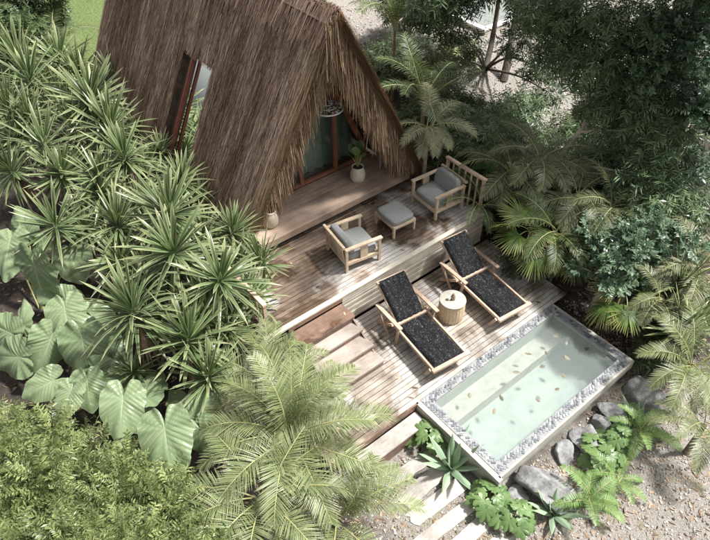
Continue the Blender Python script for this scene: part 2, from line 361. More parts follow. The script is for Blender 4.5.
def ground_mat():
    m, N, L, b, o = newmat('garden_ground'); geo = N.new('ShaderNodeNewGeometry'); P = geo.outputs['Position']
    n1 = nz(N, L, P, 14, 8, 0.7); soil = ramp(N, [(0.3, (0.018, 0.013, 0.01)), (0.55, (0.05, 0.036, 0.028)), (0.75, (0.14, 0.105, 0.08))]); L.new(n1.outputs[0], soil.inputs[0])
    n2 = nz(N, L, P, 42, 6, 0.75); grav = ramp(N, [(0.3, (0.1, 0.088, 0.075)), (0.5, (0.265, 0.238, 0.208)), (0.7, (0.47, 0.43, 0.385))]); L.new(n2.outputs[0], grav.inputs[0])
    n4 = nz(N, L, P, 3.2, 4, 0.6); moss = ramp(N, [(0.58, (0, 0, 0)), (0.68, (1, 1, 1))]); L.new(n4.outputs[0], moss.inputs[0])
    gm = mix(N, L, grav.outputs[0], (0.2, 0.19, 0.06), mth(N, L, 'MULTIPLY', moss.outputs[0], 0.55))
    n3 = nz(N, L, P, 30, 5, 0.7); gr = ramp(N, [(0.3, (0.05, 0.09, 0.025)), (0.7, (0.2, 0.24, 0.08))]); L.new(n3.outputs[0], gr.inputs[0])
    sx = N.new('ShaderNodeSeparateXYZ'); L.new(P, sx.inputs[0]); nb = nz(N, L, P, 1.4, 5, 0.6)
    def band(v, a, c):
        mr = N.new('ShaderNodeMapRange'); mr.interpolation_type = 'SMOOTHSTEP'; mr.inputs[1].default_value = a; mr.inputs[2].default_value = c; L.new(v, mr.inputs[0]); return mr.outputs[0]
    jit = mth(N, L, 'MULTIPLY_ADD', nb.outputs[0], 1.6, -0.8)
    yj = mth(N, L, 'ADD', sx.outputs[1], jit); xj = mth(N, L, 'ADD', sx.outputs[0], jit)
    front = mth(N, L, 'MULTIPLY', band(yj, -1.45, -2.3), mth(N, L, 'MULTIPLY', band(xj, -2.2, -1.4), band(xj, 5.4, 4.4)))
    path = mth(N, L, 'MULTIPLY', band(yj, 0.6, -0.2), mth(N, L, 'MULTIPLY', band(xj, -2.3, -1.5), band(xj, 0.7, 0.1)))
    back = mth(N, L, 'MULTIPLY', band(xj, 7.8, 9.0), band(yj, 2.5, 4.5))
    gf = mth(N, L, 'MAXIMUM', mth(N, L, 'MAXIMUM', front, path), back)
    col = mix(N, L, soil.outputs[0], gm, gf)
    lawn = mth(N, L, 'MULTIPLY', band(yj, 13.3, 14.3), band(xj, 4.5, 3.5))
    col = mix(N, L, col, gr.outputs[0], lawn)
    L.new(col, b.inputs['Base Color']); b.inputs['Roughness'].default_value = 0.92; bump(N, L, n2.outputs[0], b, 0.9, 0.03); return m
M_ground = ground_mat()

# ------------------------------------------------------------------ ground
def build_ground():
    def axis(lo, hi):
        return np.concatenate([[-260, -120, -60, -30, -18], np.arange(lo, hi, 0.15), [24, 32, 45, 80, 160, 300]])
    gx = axis(-11.9, 16); gy = axis(-8.9, 22)
    X, Y = np.meshgrid(gx, gy, indexing='ij'); Z = gz(X, Y)
    far = (np.abs(X) > 17) | (np.abs(Y) > 23); Z = np.where(far, 0.1, Z)
    V = np.stack([X, Y, Z], -1).reshape(-1, 3); F = grid_faces(1, len(gx), len(gy))[:, ::-1]
    c = V[F].mean(1); keep = ~((c[:, 0] > 0.08) & (c[:, 0] < 3.5) & (c[:, 1] > -1.72) & (c[:, 1] < -0.08))
    o = obj('ground', make_mesh('ground', V, F[keep], M_ground)); tag(o, kind='structure')
build_ground()

# ------------------------------------------------------------------ thatched hut
def thatch_base():
    m, N, L, b, o = newmat('thatch_base'); geo = N.new('ShaderNodeNewGeometry')
    n = nz(N, L, mapping(N, L, geo.outputs['Position'], (3, 55, 3)), 1.0, 5, 0.7); r = ramp(N, [(0.3, (0.035, 0.024, 0.017)), (0.7, (0.17, 0.115, 0.08))]); L.new(n.outputs[0], r.inputs[0])
    L.new(r.outputs[0], b.inputs['Base Color']); b.inputs['Roughness'].default_value = 0.9; bump(N, L, n.outputs[0], b, 0.8, 0.03); return m
M_thatch = thatch_base()
RX, APEX = 1.45, 5.06
KSD = {-1: 0.5, 1: 0.56}; ZED = {-1: 0.5, 1: 1.0}; USD = {k: math.hypot(1, v) for k, v in KSD.items()}; UMD = {k: (APEX-ZED[k])*USD[k] for k in KSD}
KS = 0.5; Y1 = 12.25
def yfront(s, u):                                     # the verge rakes back a little on the left
    return 4.28+0.35*(1-np.asarray(u, float)/UMD[-1]) if s < 0 else 4.06+0*np.asarray(u, float)
HOLE = (7.0, 8.22, (1.1-0.5)*USD[-1], (3.22-0.5)*USD[-1])       # Y0,Y1,u0,u1
WB = 7.82                                             # window bar
def slope_frame(s):                                   # s=-1 left, +1 right
    K = KSD[s]; eu = np.array([-s*K, 0, 1.0])/USD[s]; n = np.array([s*1.0, 0, K])/USD[s]
    o = np.array([RX+s*K*(APEX-ZED[s]), 0, ZED[s]]); return o, eu, n
def sp(s, y, u, h=0.0):
    o, eu, n = slope_frame(s); y = np.asarray(y, float); u = np.asarray(u, float); h = np.asarray(h, float)
    return o+eu*u[..., None]+np.array([0, 1.0, 0])*y[..., None]+n*h[..., None]
hut = thing('thatched_hut', 'steep A-frame hut with shaggy brown thatch roof above the wooden decks', 'hut', (1.5, 6, 0))
def slab(mb, s, ya, yb, ua, ub, t=0.26):
    P = [sp(s, np.array(y if y is not None else float(yfront(s, u))), np.array(u), np.array(h)) for y in (ya, yb) for u in (ua, ub) for h in (-t, 0)]
    mb.add(P, [[0, 1, 3, 2], [4, 6, 7, 5], [0, 4, 5, 1], [2, 3, 7, 6], [0, 2, 6, 4], [1, 5, 7, 3]])
mb = MB(); ya, yb, ua, ub = HOLE
UMAX = UMD[-1]; slab(mb, -1, None, ya, 0, UMAX); slab(mb, -1, yb, Y1, 0, UMAX); slab(mb, -1, ya, yb, 0, ua); slab(mb, -1, ya, yb, ub, UMAX)
roof_l = obj('roof', mb.mesh('roof_left', M_thatch, False), hut)
mb = MB(); slab(mb, 1, None, Y1, 0, UMD[1]); roof_r = obj('roof', mb.mesh('roof_right', M_thatch, False), hut)
def straw_slope(s, n, roof):
    mb = MB(); NB = 150; bi = rng.integers(0, NB, n); UM = UMD[s]
    tone = rng.random(NB); hb = rng.random(NB)
    u = rng.uniform(0.0, UM+0.05, n); L_ = rng.uniform(0.22, 0.55, n); yf = yfront(s, u)
    y = yf+0.01+(Y1-0.03-yf)*(bi+0.5)/NB+rng.normal(0, 0.03, n)
    course = (u/0.33+tone[bi]*0.6) % 1.0
    h = 0.005+0.028*hb[bi]*rng.random(n)+0.022*course
    keep = (s > 0) | ~((y > HOLE[0]-0.01) & (y < HOLE[1]+0.01) & (u > HOLE[2]-0.02) & (u-L_ < HOLE[3]-0.06))
    y, u, L_, h, bi, course, yf = y[keep], u[keep], L_[keep], h[keep], bi[keep], course[keep], yf[keep]; n = len(y)
    o, eu, nn = slope_frame(s)
    d = -eu+nn*rng.uniform(0.0, 0.05, n)[:, None]+np.array([0, 1, 0])*rng.normal(0, 0.07, n)[:, None]
    streak = np.array([mnoise.noise((yy*2.3, uu*0.5, 3.1)) for yy, uu in zip(y, u)])
    col = np.clip(0.2*tone[bi]+0.75*rng.random(n)**1.3+0.25*streak+0.08, 0, 1)
    edge = np.exp(-((y-yf)/0.22)**2); col = np.clip(col+0.3*edge*rng.random(n), 0, 1)
    blades(mb, sp(s, y, u, h), d, np.tile([0, 1.0, 0], (n, 1)), L_, rng.uniform(0.006, 0.016, n), 0.0, rows=2, k=2, fold=0, prof='straw', rnd=col)
    tag(obj('straw_thatch', mb.mesh('straw', M_straw, False), roof), kind='stuff')
straw_slope(-1, 125000, roof_l); straw_slope(1, 14000, roof_r)
# ridge roll
mb = MB(); YR = 4.1; yy = np.linspace(YR, Y1+0.05, 40)
tube(mb, np.stack([np.full(40, RX), yy, APEX-0.04+0.02*np.sin(yy*3)], 1), 0.09, 12)
n = 16000; y = rng.uniform(YR-0.04, Y1, n); sgn = rng.choice([-1, -1, 1], n)
base = np.stack([RX+rng.normal(0, 0.05, n), y, np.full(n, APEX+0.055)+rng.normal(0, 0.012, n)], 1)
d = np.stack([sgn*0.52, rng.normal(0, 0.1, n), np.full(n, -0.72)], 1)
blades(mb, base, d, np.tile([0, 1.0, 0], (n, 1)), rng.uniform(0.2, 0.75, n), rng.uniform(0.007, 0.016, n), 0.06, rows=3, k=2, fold=0, prof='straw', rnd=np.clip(0.15+0.8*rng.random(n), 0, 1), mi=1)
obj('ridge_cap', mb.mesh('ridge', [M_thatch, M_straw], True), hut)
# shaggy fringe hanging from the front verge
for s in (-1, 1):
    mb = MB(); n = 13000; q = rng.random(n)**0.9; UM = UMD[s]; u = UM*(1-q*0.97)+0.02
    y = yfront(s, u)+np.abs(rng.normal(0, 0.15, n))-0.1; tuft = rng.random(170)[(q*169).astype(int)]
    base = sp(s, y, u, rng.uniform(-0.3, 0.02, n))
    ln = ((0.95-0.1*q) if s < 0 else (1.0-0.25*q))*(0.5+0.5*tuft)*rng.uniform(0.4, 1.08, n)
    ln = np.minimum(ln, base[:, 2]-1.08); ok = ln > 0.06; base, ln, tuft = base[ok], ln[ok], tuft[ok]; n = len(ln)
    d = np.stack([-s*rng.uniform(-0.05, 0.04, n)+rng.normal(0, 0.05, n), rng.normal(-0.05, 0.07, n), np.full(n, -1.0)], 1)
    ang = rng.uniform(0, np.pi, n); side = np.stack([np.cos(ang), 0.5*np.sin(ang), np.zeros(n)], 1)
    blades(mb, base, d, side, ln, rng.uniform(0.007, 0.019, n), 0.0, rows=3, k=2, fold=0, prof='straw', rnd=np.clip(0.12+0.45*tuft+rng.normal(0, 0.26, n), 0, 1))
    # stout bundled verge edge, straw lying along the slope
    m_ = 6000; u = rng.uniform(0.1, UM, m_); y = yfront(s, u)-0.05+rng.normal(0, 0.07, m_); h = -0.13+0.17*rng.random(m_); o_, eu, nn = slope_frame(s)
    d = -eu+np.array([0, 1, 0])*rng.normal(0.04 if s < 0 else -0.03, 0.06, m_)[:, None]+nn*rng.normal(0, 0.03, m_)[:, None]
    blades(mb, sp(s, y, u, h), d, np.tile([0, 1.0, 0.3], (m_, 1)), rng.uniform(0.3, 0.7, m_), rng.uniform(0.007, 0.017, m_), 0.05, rows=2, k=2, fold=0, prof='straw', rnd=np.clip(0.2+0.75*rng.random(m_), 0, 1))
    tag(obj('straw_fringe', mb.mesh('fringe', M_fringe, False), hut), kind='stuff')
# gable front
YG, ZP = 5.15, 1.06
def ztop(x): return APEX-0.66-abs(x-RX)/0.5
posts = [0.36, 1.24, 2.16, 2.98]
for x in posts:
    mb = MB(); mb.box((x, YG, (ZP+ztop(x))/2+0.04), (0.085, 0.1, ztop(x)-ZP+0.08)); obj('post', mb.mesh('post', M_frame, False), hut)
mb = MB(); mb.box((1.55, YG, ZP+0.045), (3.2, 0.086, 0.07)); obj('door_sill', mb.mesh('sill', M_frame, False), hut)
for s in (-1, 1):
    mb = MB(); mb.beam((RX+s*0.02, YG-0.01, ztop(RX)+0.02), (RX+s*1.5, YG-0.01, ztop(RX+1.5)+0.02), 0.09, 0.1, (0, 1, 0)); obj('rafter', mb.mesh('rafter', M_frame, False), hut)
xs = [0.06]+posts+[3.0]
for a, b_ in zip(posts[:-1], posts[1:]):
    pts = [(a+0.04, YG+0.01, ZP+0.08), (b_-0.04, YG+0.01, ZP+0.08), (b_-0.04, YG+0.01, ztop(b_-0.04))]
    if a < RX < b_: pts.append((RX, YG+0.01, ztop(RX)))
    pts.append((a+0.04, YG+0.01, ztop(a+0.04)))
    me = bpy.data.meshes.new('pane'); me.from_pydata(pts, [], [list(range(len(pts)))]); me.materials.append(M_glass); obj('glass_pane', me, hut)
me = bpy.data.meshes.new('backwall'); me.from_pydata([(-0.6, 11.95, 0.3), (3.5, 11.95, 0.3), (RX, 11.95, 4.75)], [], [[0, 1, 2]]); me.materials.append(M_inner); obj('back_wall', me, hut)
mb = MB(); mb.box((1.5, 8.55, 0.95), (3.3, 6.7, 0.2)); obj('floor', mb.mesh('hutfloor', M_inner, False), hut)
# porch boards
pb = bevbox('porch_board', (3.85, 0.112, 0.04), M_porch, 0.004)
for i in range(9): obj('porch_board', pb, hut, loc=(1.45+0.01*rng.normal(), 4.115+i*0.116, ZP-0.02))
mb = MB(); mb.box((1.45, 4.045, ZP-0.075), (3.87, 0.03, 0.14)); obj('porch_fascia', mb.mesh('pf', M_porch, False), hut)
mb = MB(); mb.box((1.45, 4.75, 0.82), (3.7, 1.1, 0.3)); obj('porch_frame', mb.mesh('pfr', M_darkwood, False), hut)
# side window in the thatch
P = [sp(-1, np.array(y), np.array(u), np.array(-0.09)) for y, u in ((HOLE[0]+0.01, HOLE[2]), (WB-0.02, HOLE[2]), (WB-0.02, HOLE[3]), (HOLE[0]+0.01, HOLE[3]))]
me = bpy.data.meshes.new('winpane'); me.from_pydata([tuple(p) for p in P], [], [[0, 1, 2, 3]]); me.materials.append(M_glass)
sw = obj('side_window', me, hut)
mb = MB(); mb.beam(sp(-1, np.array(WB), np.array(HOLE[2]-0.05), np.array(0.0)), sp(-1, np.array(WB), np.array(HOLE[3]+0.02), np.array(0.0)), 0.05, 0.07, (0, 1, 0)); obj('window_frame', mb.mesh('wf', M_red, False), sw)
mb = MB(); mb.beam(sp(-1, np.array(HOLE[0]+0.03), np.array(HOLE[2]), np.array(-0.08)), sp(-1, np.array(HOLE[0]+0.03), np.array(HOLE[3]), np.array(-0.08)), 0.04, 0.05, (0, 1, 0)); obj('window_frame', mb.mesh('wf2', M_concrete, False), sw)
P = [sp(-1, np.array(y), np.array(u), np.array(-0.14)) for y, u in ((WB+0.03, HOLE[2]), (HOLE[1], HOLE[2]), (HOLE[1], HOLE[3]), (WB+0.03, HOLE[3]))]
me = bpy.data.meshes.new('winboard'); me.from_pydata([tuple(p) for p in P], [], [[0, 1, 2, 3]]); me.materials.append(M_thatch); obj('window_shutter', me, sw)
# things inside the hut
M_curt = plain('grey_green_curtain', (0.3, 0.36, 0.31), (0.42, 0.48, 0.42), 6, 0.9)
def curtain(name, xs_, y, z0, z1, label, mat=None):
    n = 60; x = np.linspace(xs_[0], xs_[1], n); yy_ = y+0.04*np.sin(np.linspace(0, 40, n))
    V = np.stack([np.repeat(x[None], 2, 0), np.repeat(yy_[None], 2, 0), np.repeat(np.array([[z0], [z1]]), n, 1)], -1).reshape(-1, 3)
    o = obj(name, make_mesh(name, V, grid_faces(1, 2, n), mat or M_white)); tag(o, label, 'curtain')
curtain('curtain', (0.42, 1.16), 5.32, ZP, 2.3, 'white curtain hanging behind the glass door of the hut')
curtain('curtain', (1.3, 2.9), 5.45, ZP, 2.6, 'grey green curtain drawn behind the middle door glass of the hut', M_curt)
bed = thing('bed', 'white bed inside the hut, seen through the side window', 'bed', (1.0, 8.0, ZP))
V, F = rbox((1.6, 2.0, 0.35), 6, 8); obj('mattress', make_mesh('mattress', V+np.array([0.95, 7.6, ZP+0.42]), F, M_white), bed)
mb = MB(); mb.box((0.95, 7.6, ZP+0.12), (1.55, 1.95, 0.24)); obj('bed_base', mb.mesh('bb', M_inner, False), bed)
V, F = rbox((0.5, 0.4, 0.2), 5, 3); tag(obj('cushion', make_mesh('cushion', V+np.array([0.42, 7.45, ZP+0.66]), F, M_blue)), 'blue cushion on the bed behind the side window', 'cushion')
V, F = rbox((0.55, 0.35, 0.22), 5, 3); tag(obj('cushion', make_mesh('cushion', V+np.array([0.5, 7.8, ZP+0.68]), F, M_dark)), 'black cushion on the bed behind the side window', 'cushion')
# pendant lamp under the gable
pc = np.array([1.62, 4.62, 3.02]); lamp = thing('pendant_lamp', 'round openwork pendant lamp of white shells hanging in the gable', 'lamp', pc)
mb = MB(); th = np.linspace(0, 2*np.pi, 41)
for r_, z_, t_ in ((0.3, 0, 0.018), (0.2, 0.06, 0.008), (0.1, 0.1, 0.008)):
    tube(mb, np.stack([pc[0]+r_*np.cos(th), pc[1]+r_*np.sin(th), np.full(41, pc[2]+z_)], 1), t_, 6, caps=False)
obj('rim', mb.mesh('rim', M_shell), lamp)
mb = MB()
for a in np.linspace(0, 2*np.pi, 12, endpoint=False):
    tube(mb, [pc+np.array([r_*np.cos(a), r_*np.sin(a), z_]) for r_, z_ in ((0.3, 0), (0.2, 0.06), (0.1, 0.1), (0.0, 0.12))], 0.006, 5)
obj('ribs', mb.mesh('ribs', M_iron), lamp)
mb = MB(); tube(mb, [pc+np.array([0, 0, 0.1]), pc+np.array([0, 0, 1.35])], 0.008, 5); obj('cord', mb.mesh('cord', M_iron), lamp)
sh = rbox((0.05, 0.05, 0.012), 2, 3)
for k in range(34):
    a = rng.random()*6.28; r_ = rng.uniform(0.05, 0.28); mb = MB()
    mb.add(sh[0]+pc+np.array([r_*np.cos(a), r_*np.sin(a), 0.02+0.12*(1-r_/0.3)]), sh[1]); obj('shell', mb.mesh('shell', M_shell), lamp)

# ------------------------------------------------------------------ upper deck, wall, railings
HU = 0.76; XL = -1.62; XR = 3.88
ud = thing('upper_deck', 'raised brown slatted deck in front of the thatched hut', 'deck', (1.1, 3.2, 0))
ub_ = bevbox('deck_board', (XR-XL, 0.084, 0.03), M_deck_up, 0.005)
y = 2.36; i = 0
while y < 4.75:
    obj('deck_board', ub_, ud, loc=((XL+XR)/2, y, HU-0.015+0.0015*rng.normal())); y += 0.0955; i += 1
mb = MB(); mb.box((1.13, 3.5, HU-0.2), (5.3, 2.2, 0.3)); obj('under_frame', mb.mesh('uf', M_darkwood, False), ud)
mb = MB(); mb.box(((XL+XR)/2, 2.262, HU-0.012), (XR-XL+0.02, 0.1, 0.034)); obj('edge_board', mb.mesh('eb', M_fascia, False), ud)
wall = thing('retaining_wall', 'pale weathered wall of thin stacked boards between the two decks', 'wall', (2, 2.25, 0))
wb = bevbox('wall_board', (XR-0.03, 0.03, 0.066), M_fascia, 0.006)
for k in range(10): obj('board', wb, wall, loc=((XR+0.06)/2, 2.232+0.004*rng.normal(), 0.035+k*0.0705))
wb2 = bevbox('wall_return', (0.03, 1.5, 0.066), M_fascia, 0.006)
for k in range(10): obj('board', wb2, wall, loc=(XR-0.012+0.003*rng.normal(), 3.02, 0.035+k*0.0705))
mb = MB(); mb.box((1.9, 2.36, 0.36), (3.8, 0.1, 0.7)); obj('wall_core', mb.mesh('wc', M_darkwood, False), wall)
def railing(x, y0, y1, zt, label, nb):
    r_ = thing('deck_railing', label, 'railing', (x, (y0+y1)/2, HU))
    for yy_ in (y0, y1):
        mb = MB(); mb.box((x, yy_, (HU+zt)/2-0.02), (0.06, 0.06, zt-HU-0.0)); obj('post', mb.mesh('rp', M_teak, False), r_)
    mb = MB(); mb.beam((x, y0-0.05, zt+0.015), (x, y1+0.05, zt+0.015), 0.08, 0.045, (1, 0, 0)); obj('top_rail', mb.mesh('rt', M_teak, False), r_)
    for k in range(nb):
        yy_ = y0+(y1-y0)*(k+1)/(nb+1); mb = MB(); mb.box((x, yy_, (HU+zt)/2-0.02), (0.03, 0.03, zt-HU-0.02)); obj('baluster', mb.mesh('rb', M_teak, False), r_)
railing(3.83, 2.33, 3.35, 1.6, 'pale wooden railing on the deck end beside the grey armchair', 5)
railing(-1.52, 2.33, 3.5, 1.5, 'pale wooden railing half buried in spiky dracaenas at the deck end', 4)

# ------------------------------------------------------------------ steps and lower deck
st = thing('wooden_steps', 'brown wooden steps from the upper deck down to the lower deck', 'steps', (-0.5, 1.6, 0))
for k, (yf, yb2, z) in enumerate(((1.81, 2.21, 0.608), (1.57, 1.86, 0.456), (1.26, 1.62, 0.304), (0.97, 1.31, 0.152))):
    sb = bevbox('step', (1.16, yb2-yf, 0.06), M_tread if k else M_step, 0.008); o = obj('step', sb, st, loc=(-0.56, (yf+yb2)/2, z-0.03))
    rb = bevbox('riser', (1.14, 0.03, 0.11), M_step, 0.004); obj('riser', rb, o, loc=(-0.56, yf+0.03, z-0.115))
mb = MB(); mb.box((-0.56, 2.232, 0.68), (1.2, 0.03, 0.1)); obj('riser', mb.mesh('rz', M_step, False), st)
for x in (-1.12, -0.01):
    mb = MB(); mb.add([(x-0.015, 0.99, 0.002), (x-0.015, 2.2, 0.002), (x-0.015, 2.2, 0.54), (x-0.015, 1.83, 0.54), (x+0.015, 0.99, 0.002), (x+0.015, 2.2, 0.002), (x+0.015, 2.2, 0.54), (x+0.015, 1.83, 0.54)],
                     [[0, 1, 2, 3], [7, 6, 5, 4], [0, 4, 5, 1], [1, 5, 6, 2], [2, 6, 7, 3], [3, 7, 4, 0]]); obj('stringer', mb.mesh('stg', M_step, False), st)
ld = thing('lower_deck', 'weathered slatted deck with two black sun loungers beside the plunge pool', 'deck', (1, 1, 0))
LX0, LX1 = -1.95, 4.06
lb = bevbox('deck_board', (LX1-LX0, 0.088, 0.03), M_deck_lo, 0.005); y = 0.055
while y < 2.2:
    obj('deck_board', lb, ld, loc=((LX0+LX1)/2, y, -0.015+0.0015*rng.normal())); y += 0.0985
mb = MB(); mb.box(((LX0+LX1)/2, 1.1, -0.1), (LX1-LX0-0.06, 2.05, 0.13)); obj('under_frame', mb.mesh('uf2', M_darkwood, False), ld)
mb = MB(); mb.box(((LX0-0.06)/2, -0.008, -0.075), (-LX0-0.06, 0.032, 0.15)); obj('edge_board', mb.mesh('nose', M_step, False), ld)

# ------------------------------------------------------------------ plunge pool
PW, PD, RW = 3.58, 1.8, 0.17
pool = thing('plunge_pool', 'plunge pool of pale green water with grey mosaic rim beside the deck', 'pool', (1.8, -0.9, -0.9))
mb = MB(); zb, zt = -1.0, -0.03
for c, s_ in (((PW/2, -RW/2, (zb+zt)/2), (PW, RW, zt-zb)), ((PW/2, -PD+RW/2, (zb+zt)/2), (PW, RW, zt-zb)), ((RW/2, -PD/2, (zb+zt)/2), (RW, PD-2*RW, zt-zb)), ((PW-RW/2, -PD/2, (zb+zt)/2), (RW, PD-2*RW, zt-zb))): mb.box(c, s_)
mb.box((PW/2, -PD/2, -0.75), (PW-2*RW, PD-2*RW, 0.16)); obj('basin', mb.mesh('basin', M_poolwall, False), pool)
mb = MB(); mb.box((PW/2, -RW-0.19, -0.58), (PW-2*RW, 0.38, 0.38)); obj('bench', mb.mesh('ledge', M_concrete, False), pool)
mb = MB(); mb.box((PW/2, -PD-0.022, -0.1), (PW+0.07, 0.04, 0.2)); mb.box((PW+0.022, -PD/2, -0.1), (0.04, PD, 0.2)); obj('kerb', mb.mesh('kerbp', M_concrete, False), pool)
mb = MB()
for c, s_ in (((PW/2, -RW/2, -0.014), (PW, RW, 0.032)), ((PW/2, -PD+RW/2, -0.014), (PW, RW, 0.032)), ((RW/2, -PD/2, -0.014), (RW, PD-2*RW, 0.032)), ((PW-RW/2, -PD/2, -0.014), (RW, PD-2*RW, 0.032))): mb.box(c, s_)
rim = obj('rim', mb.mesh('rimslab', M_grout, False), pool)
mb = MB(); tw, tl = 0.046, 0.085
def tiles(x0, x1, y0, y1, flip):
    a = math.radians(38 if flip else -38); ca, sa = math.cos(a), math.sin(a)
    for i in range(-200, 200):
        for j in range(-120, 120):
            lx, ly = i*tl+(j % 2)*tl/2, j*tw; x = (x0+x1)/2+lx*ca-ly*sa; y_ = (y0+y1)/2+lx*sa+ly*ca
            if x0+0.02 < x < x1-0.02 and y0+0.02 < y_ < y1-0.02:
                R = np.array([[ca, -sa, 0], [sa, ca, 0], [0, 0, 1]]) @ np.array(Matrix.Rotation(rng.normal()*0.12, 3, 'X')) @ np.array(Matrix.Rotation(rng.normal()*0.08, 3, 'Y')) @ np.array(Matrix.Rotation(rng.normal()*0.12, 3, 'Z'))
                g = float(np.clip(rng.normal(0.45, 0.22), 0, 1)); mb.box((x, y_, 0.004+rng.normal()*0.0015), (tl*rng.uniform(0.62, 0.92), tw*rng.uniform(0.6, 0.92), 0.014), R, C=[g, 0, 0])
tiles(0, PW, -RW, 0, True); tiles(0, PW, -PD, -PD+RW, True); tiles(0, RW, -PD+RW, -RW, False); tiles(PW-RW, PW, -PD+RW, -RW, False)
tag(obj('rim_tiles', mb.mesh('rimtiles', M_tile, False), rim), kind='stuff')
me = bpy.data.meshes.new('water'); me.from_pydata([(RW, -PD+RW, -0.07), (PW-RW, -PD+RW, -0.07), (PW-RW, -RW, -0.07), (RW, -RW, -0.07)], [], [[0, 1, 2, 3]]); me.materials.append(M_water); obj('water', me, pool)
mb = MB(); mb.box((-0.055, -PD/2-0.03, -0.2), (0.09, PD+0.1, 0.4)); obj('side_plank', mb.mesh('spk', M_sleeper, False), pool)

# ------------------------------------------------------------------ lower step and sleeper path
ps = thing('low_step', 'single low wooden step below the lower deck edge by the pool', 'step', (-0.7, -0.2, -0.5))
obj('tread', bevbox('tread', (1.35, 0.3, 0.05), M_sleeper, 0.008), ps, loc=(-0.82, -0.19, -0.17)); obj('riser', bevbox('rs', (1.33, 0.03, 0.3), M_step, 0.004), ps, loc=(-0.82, -0.31, -0.346))
def worn_plank(L0, w, t, seed):
    g = np.random.default_rng(int(seed*100)); nx, ny = 22, 5; X, Y_ = np.meshgrid(np.linspace(-1, 1, nx), np.linspace(-1, 1, ny), indexing='ij'); ed = np.maximum(np.abs(X)**14, np.abs(Y_)**6)
    jy = 0.012*np.array([mnoise.noise((a*5, seed, 0)) for a in X[:, 0]]); jx = 0.03*g.normal(size=ny)
    top = np.stack([X*L0/2+jx[None]*X, Y_*w/2+jy[:, None], t/2-0.014*ed-0.012*np.abs(np.array([[mnoise.noise((a*6, b*2, seed)) for b in Y_[0]] for a in X[:, 0]]))], -1)
    bot = top*np.array([1, 1, 0])+np.array([0, 0, -t/2]); mb = MB(); mb.add(top.reshape(-1, 3), grid_faces(1, nx, ny))
    ring_ = [(i_, 0) for i_ in range(nx)]+[(nx-1, j_) for j_ in range(1, ny)]+[(i_, ny-1) for i_ in range(nx-2, -1, -1)]+[(0, j_) for j_ in range(ny-2, 0, -1)]
    V = np.vstack([[top[a] for a in ring_], [bot[a] for a in ring_]]); m_ = len(ring_); mb.add(V, [[q, q+m_, (q+1) % m_+m_, (q+1) % m_] for q in range(m_)])
    return mb.mesh('sleeper', M_sleeper, False)
for k in range(7):
    y_ = -0.68-k*0.345; x_ = -0.8-0.05*k+0.05*rng.normal(); z_ = float(gz(x_, y_))+0.02
    s_ = obj('path_sleeper', worn_plank(1.2+0.1*rng.normal(), 0.25+0.02*rng.normal(), 0.09, k+0.37), loc=(x_, y_, z_), rot=Matrix.Rotation(0.05*rng.normal(), 3, 'Z').to_quaternion())
    tag(s_, 'pale worn timber sleeper set in the gravel path below the pool', 'sleeper', 'sleepers of the gravel path')

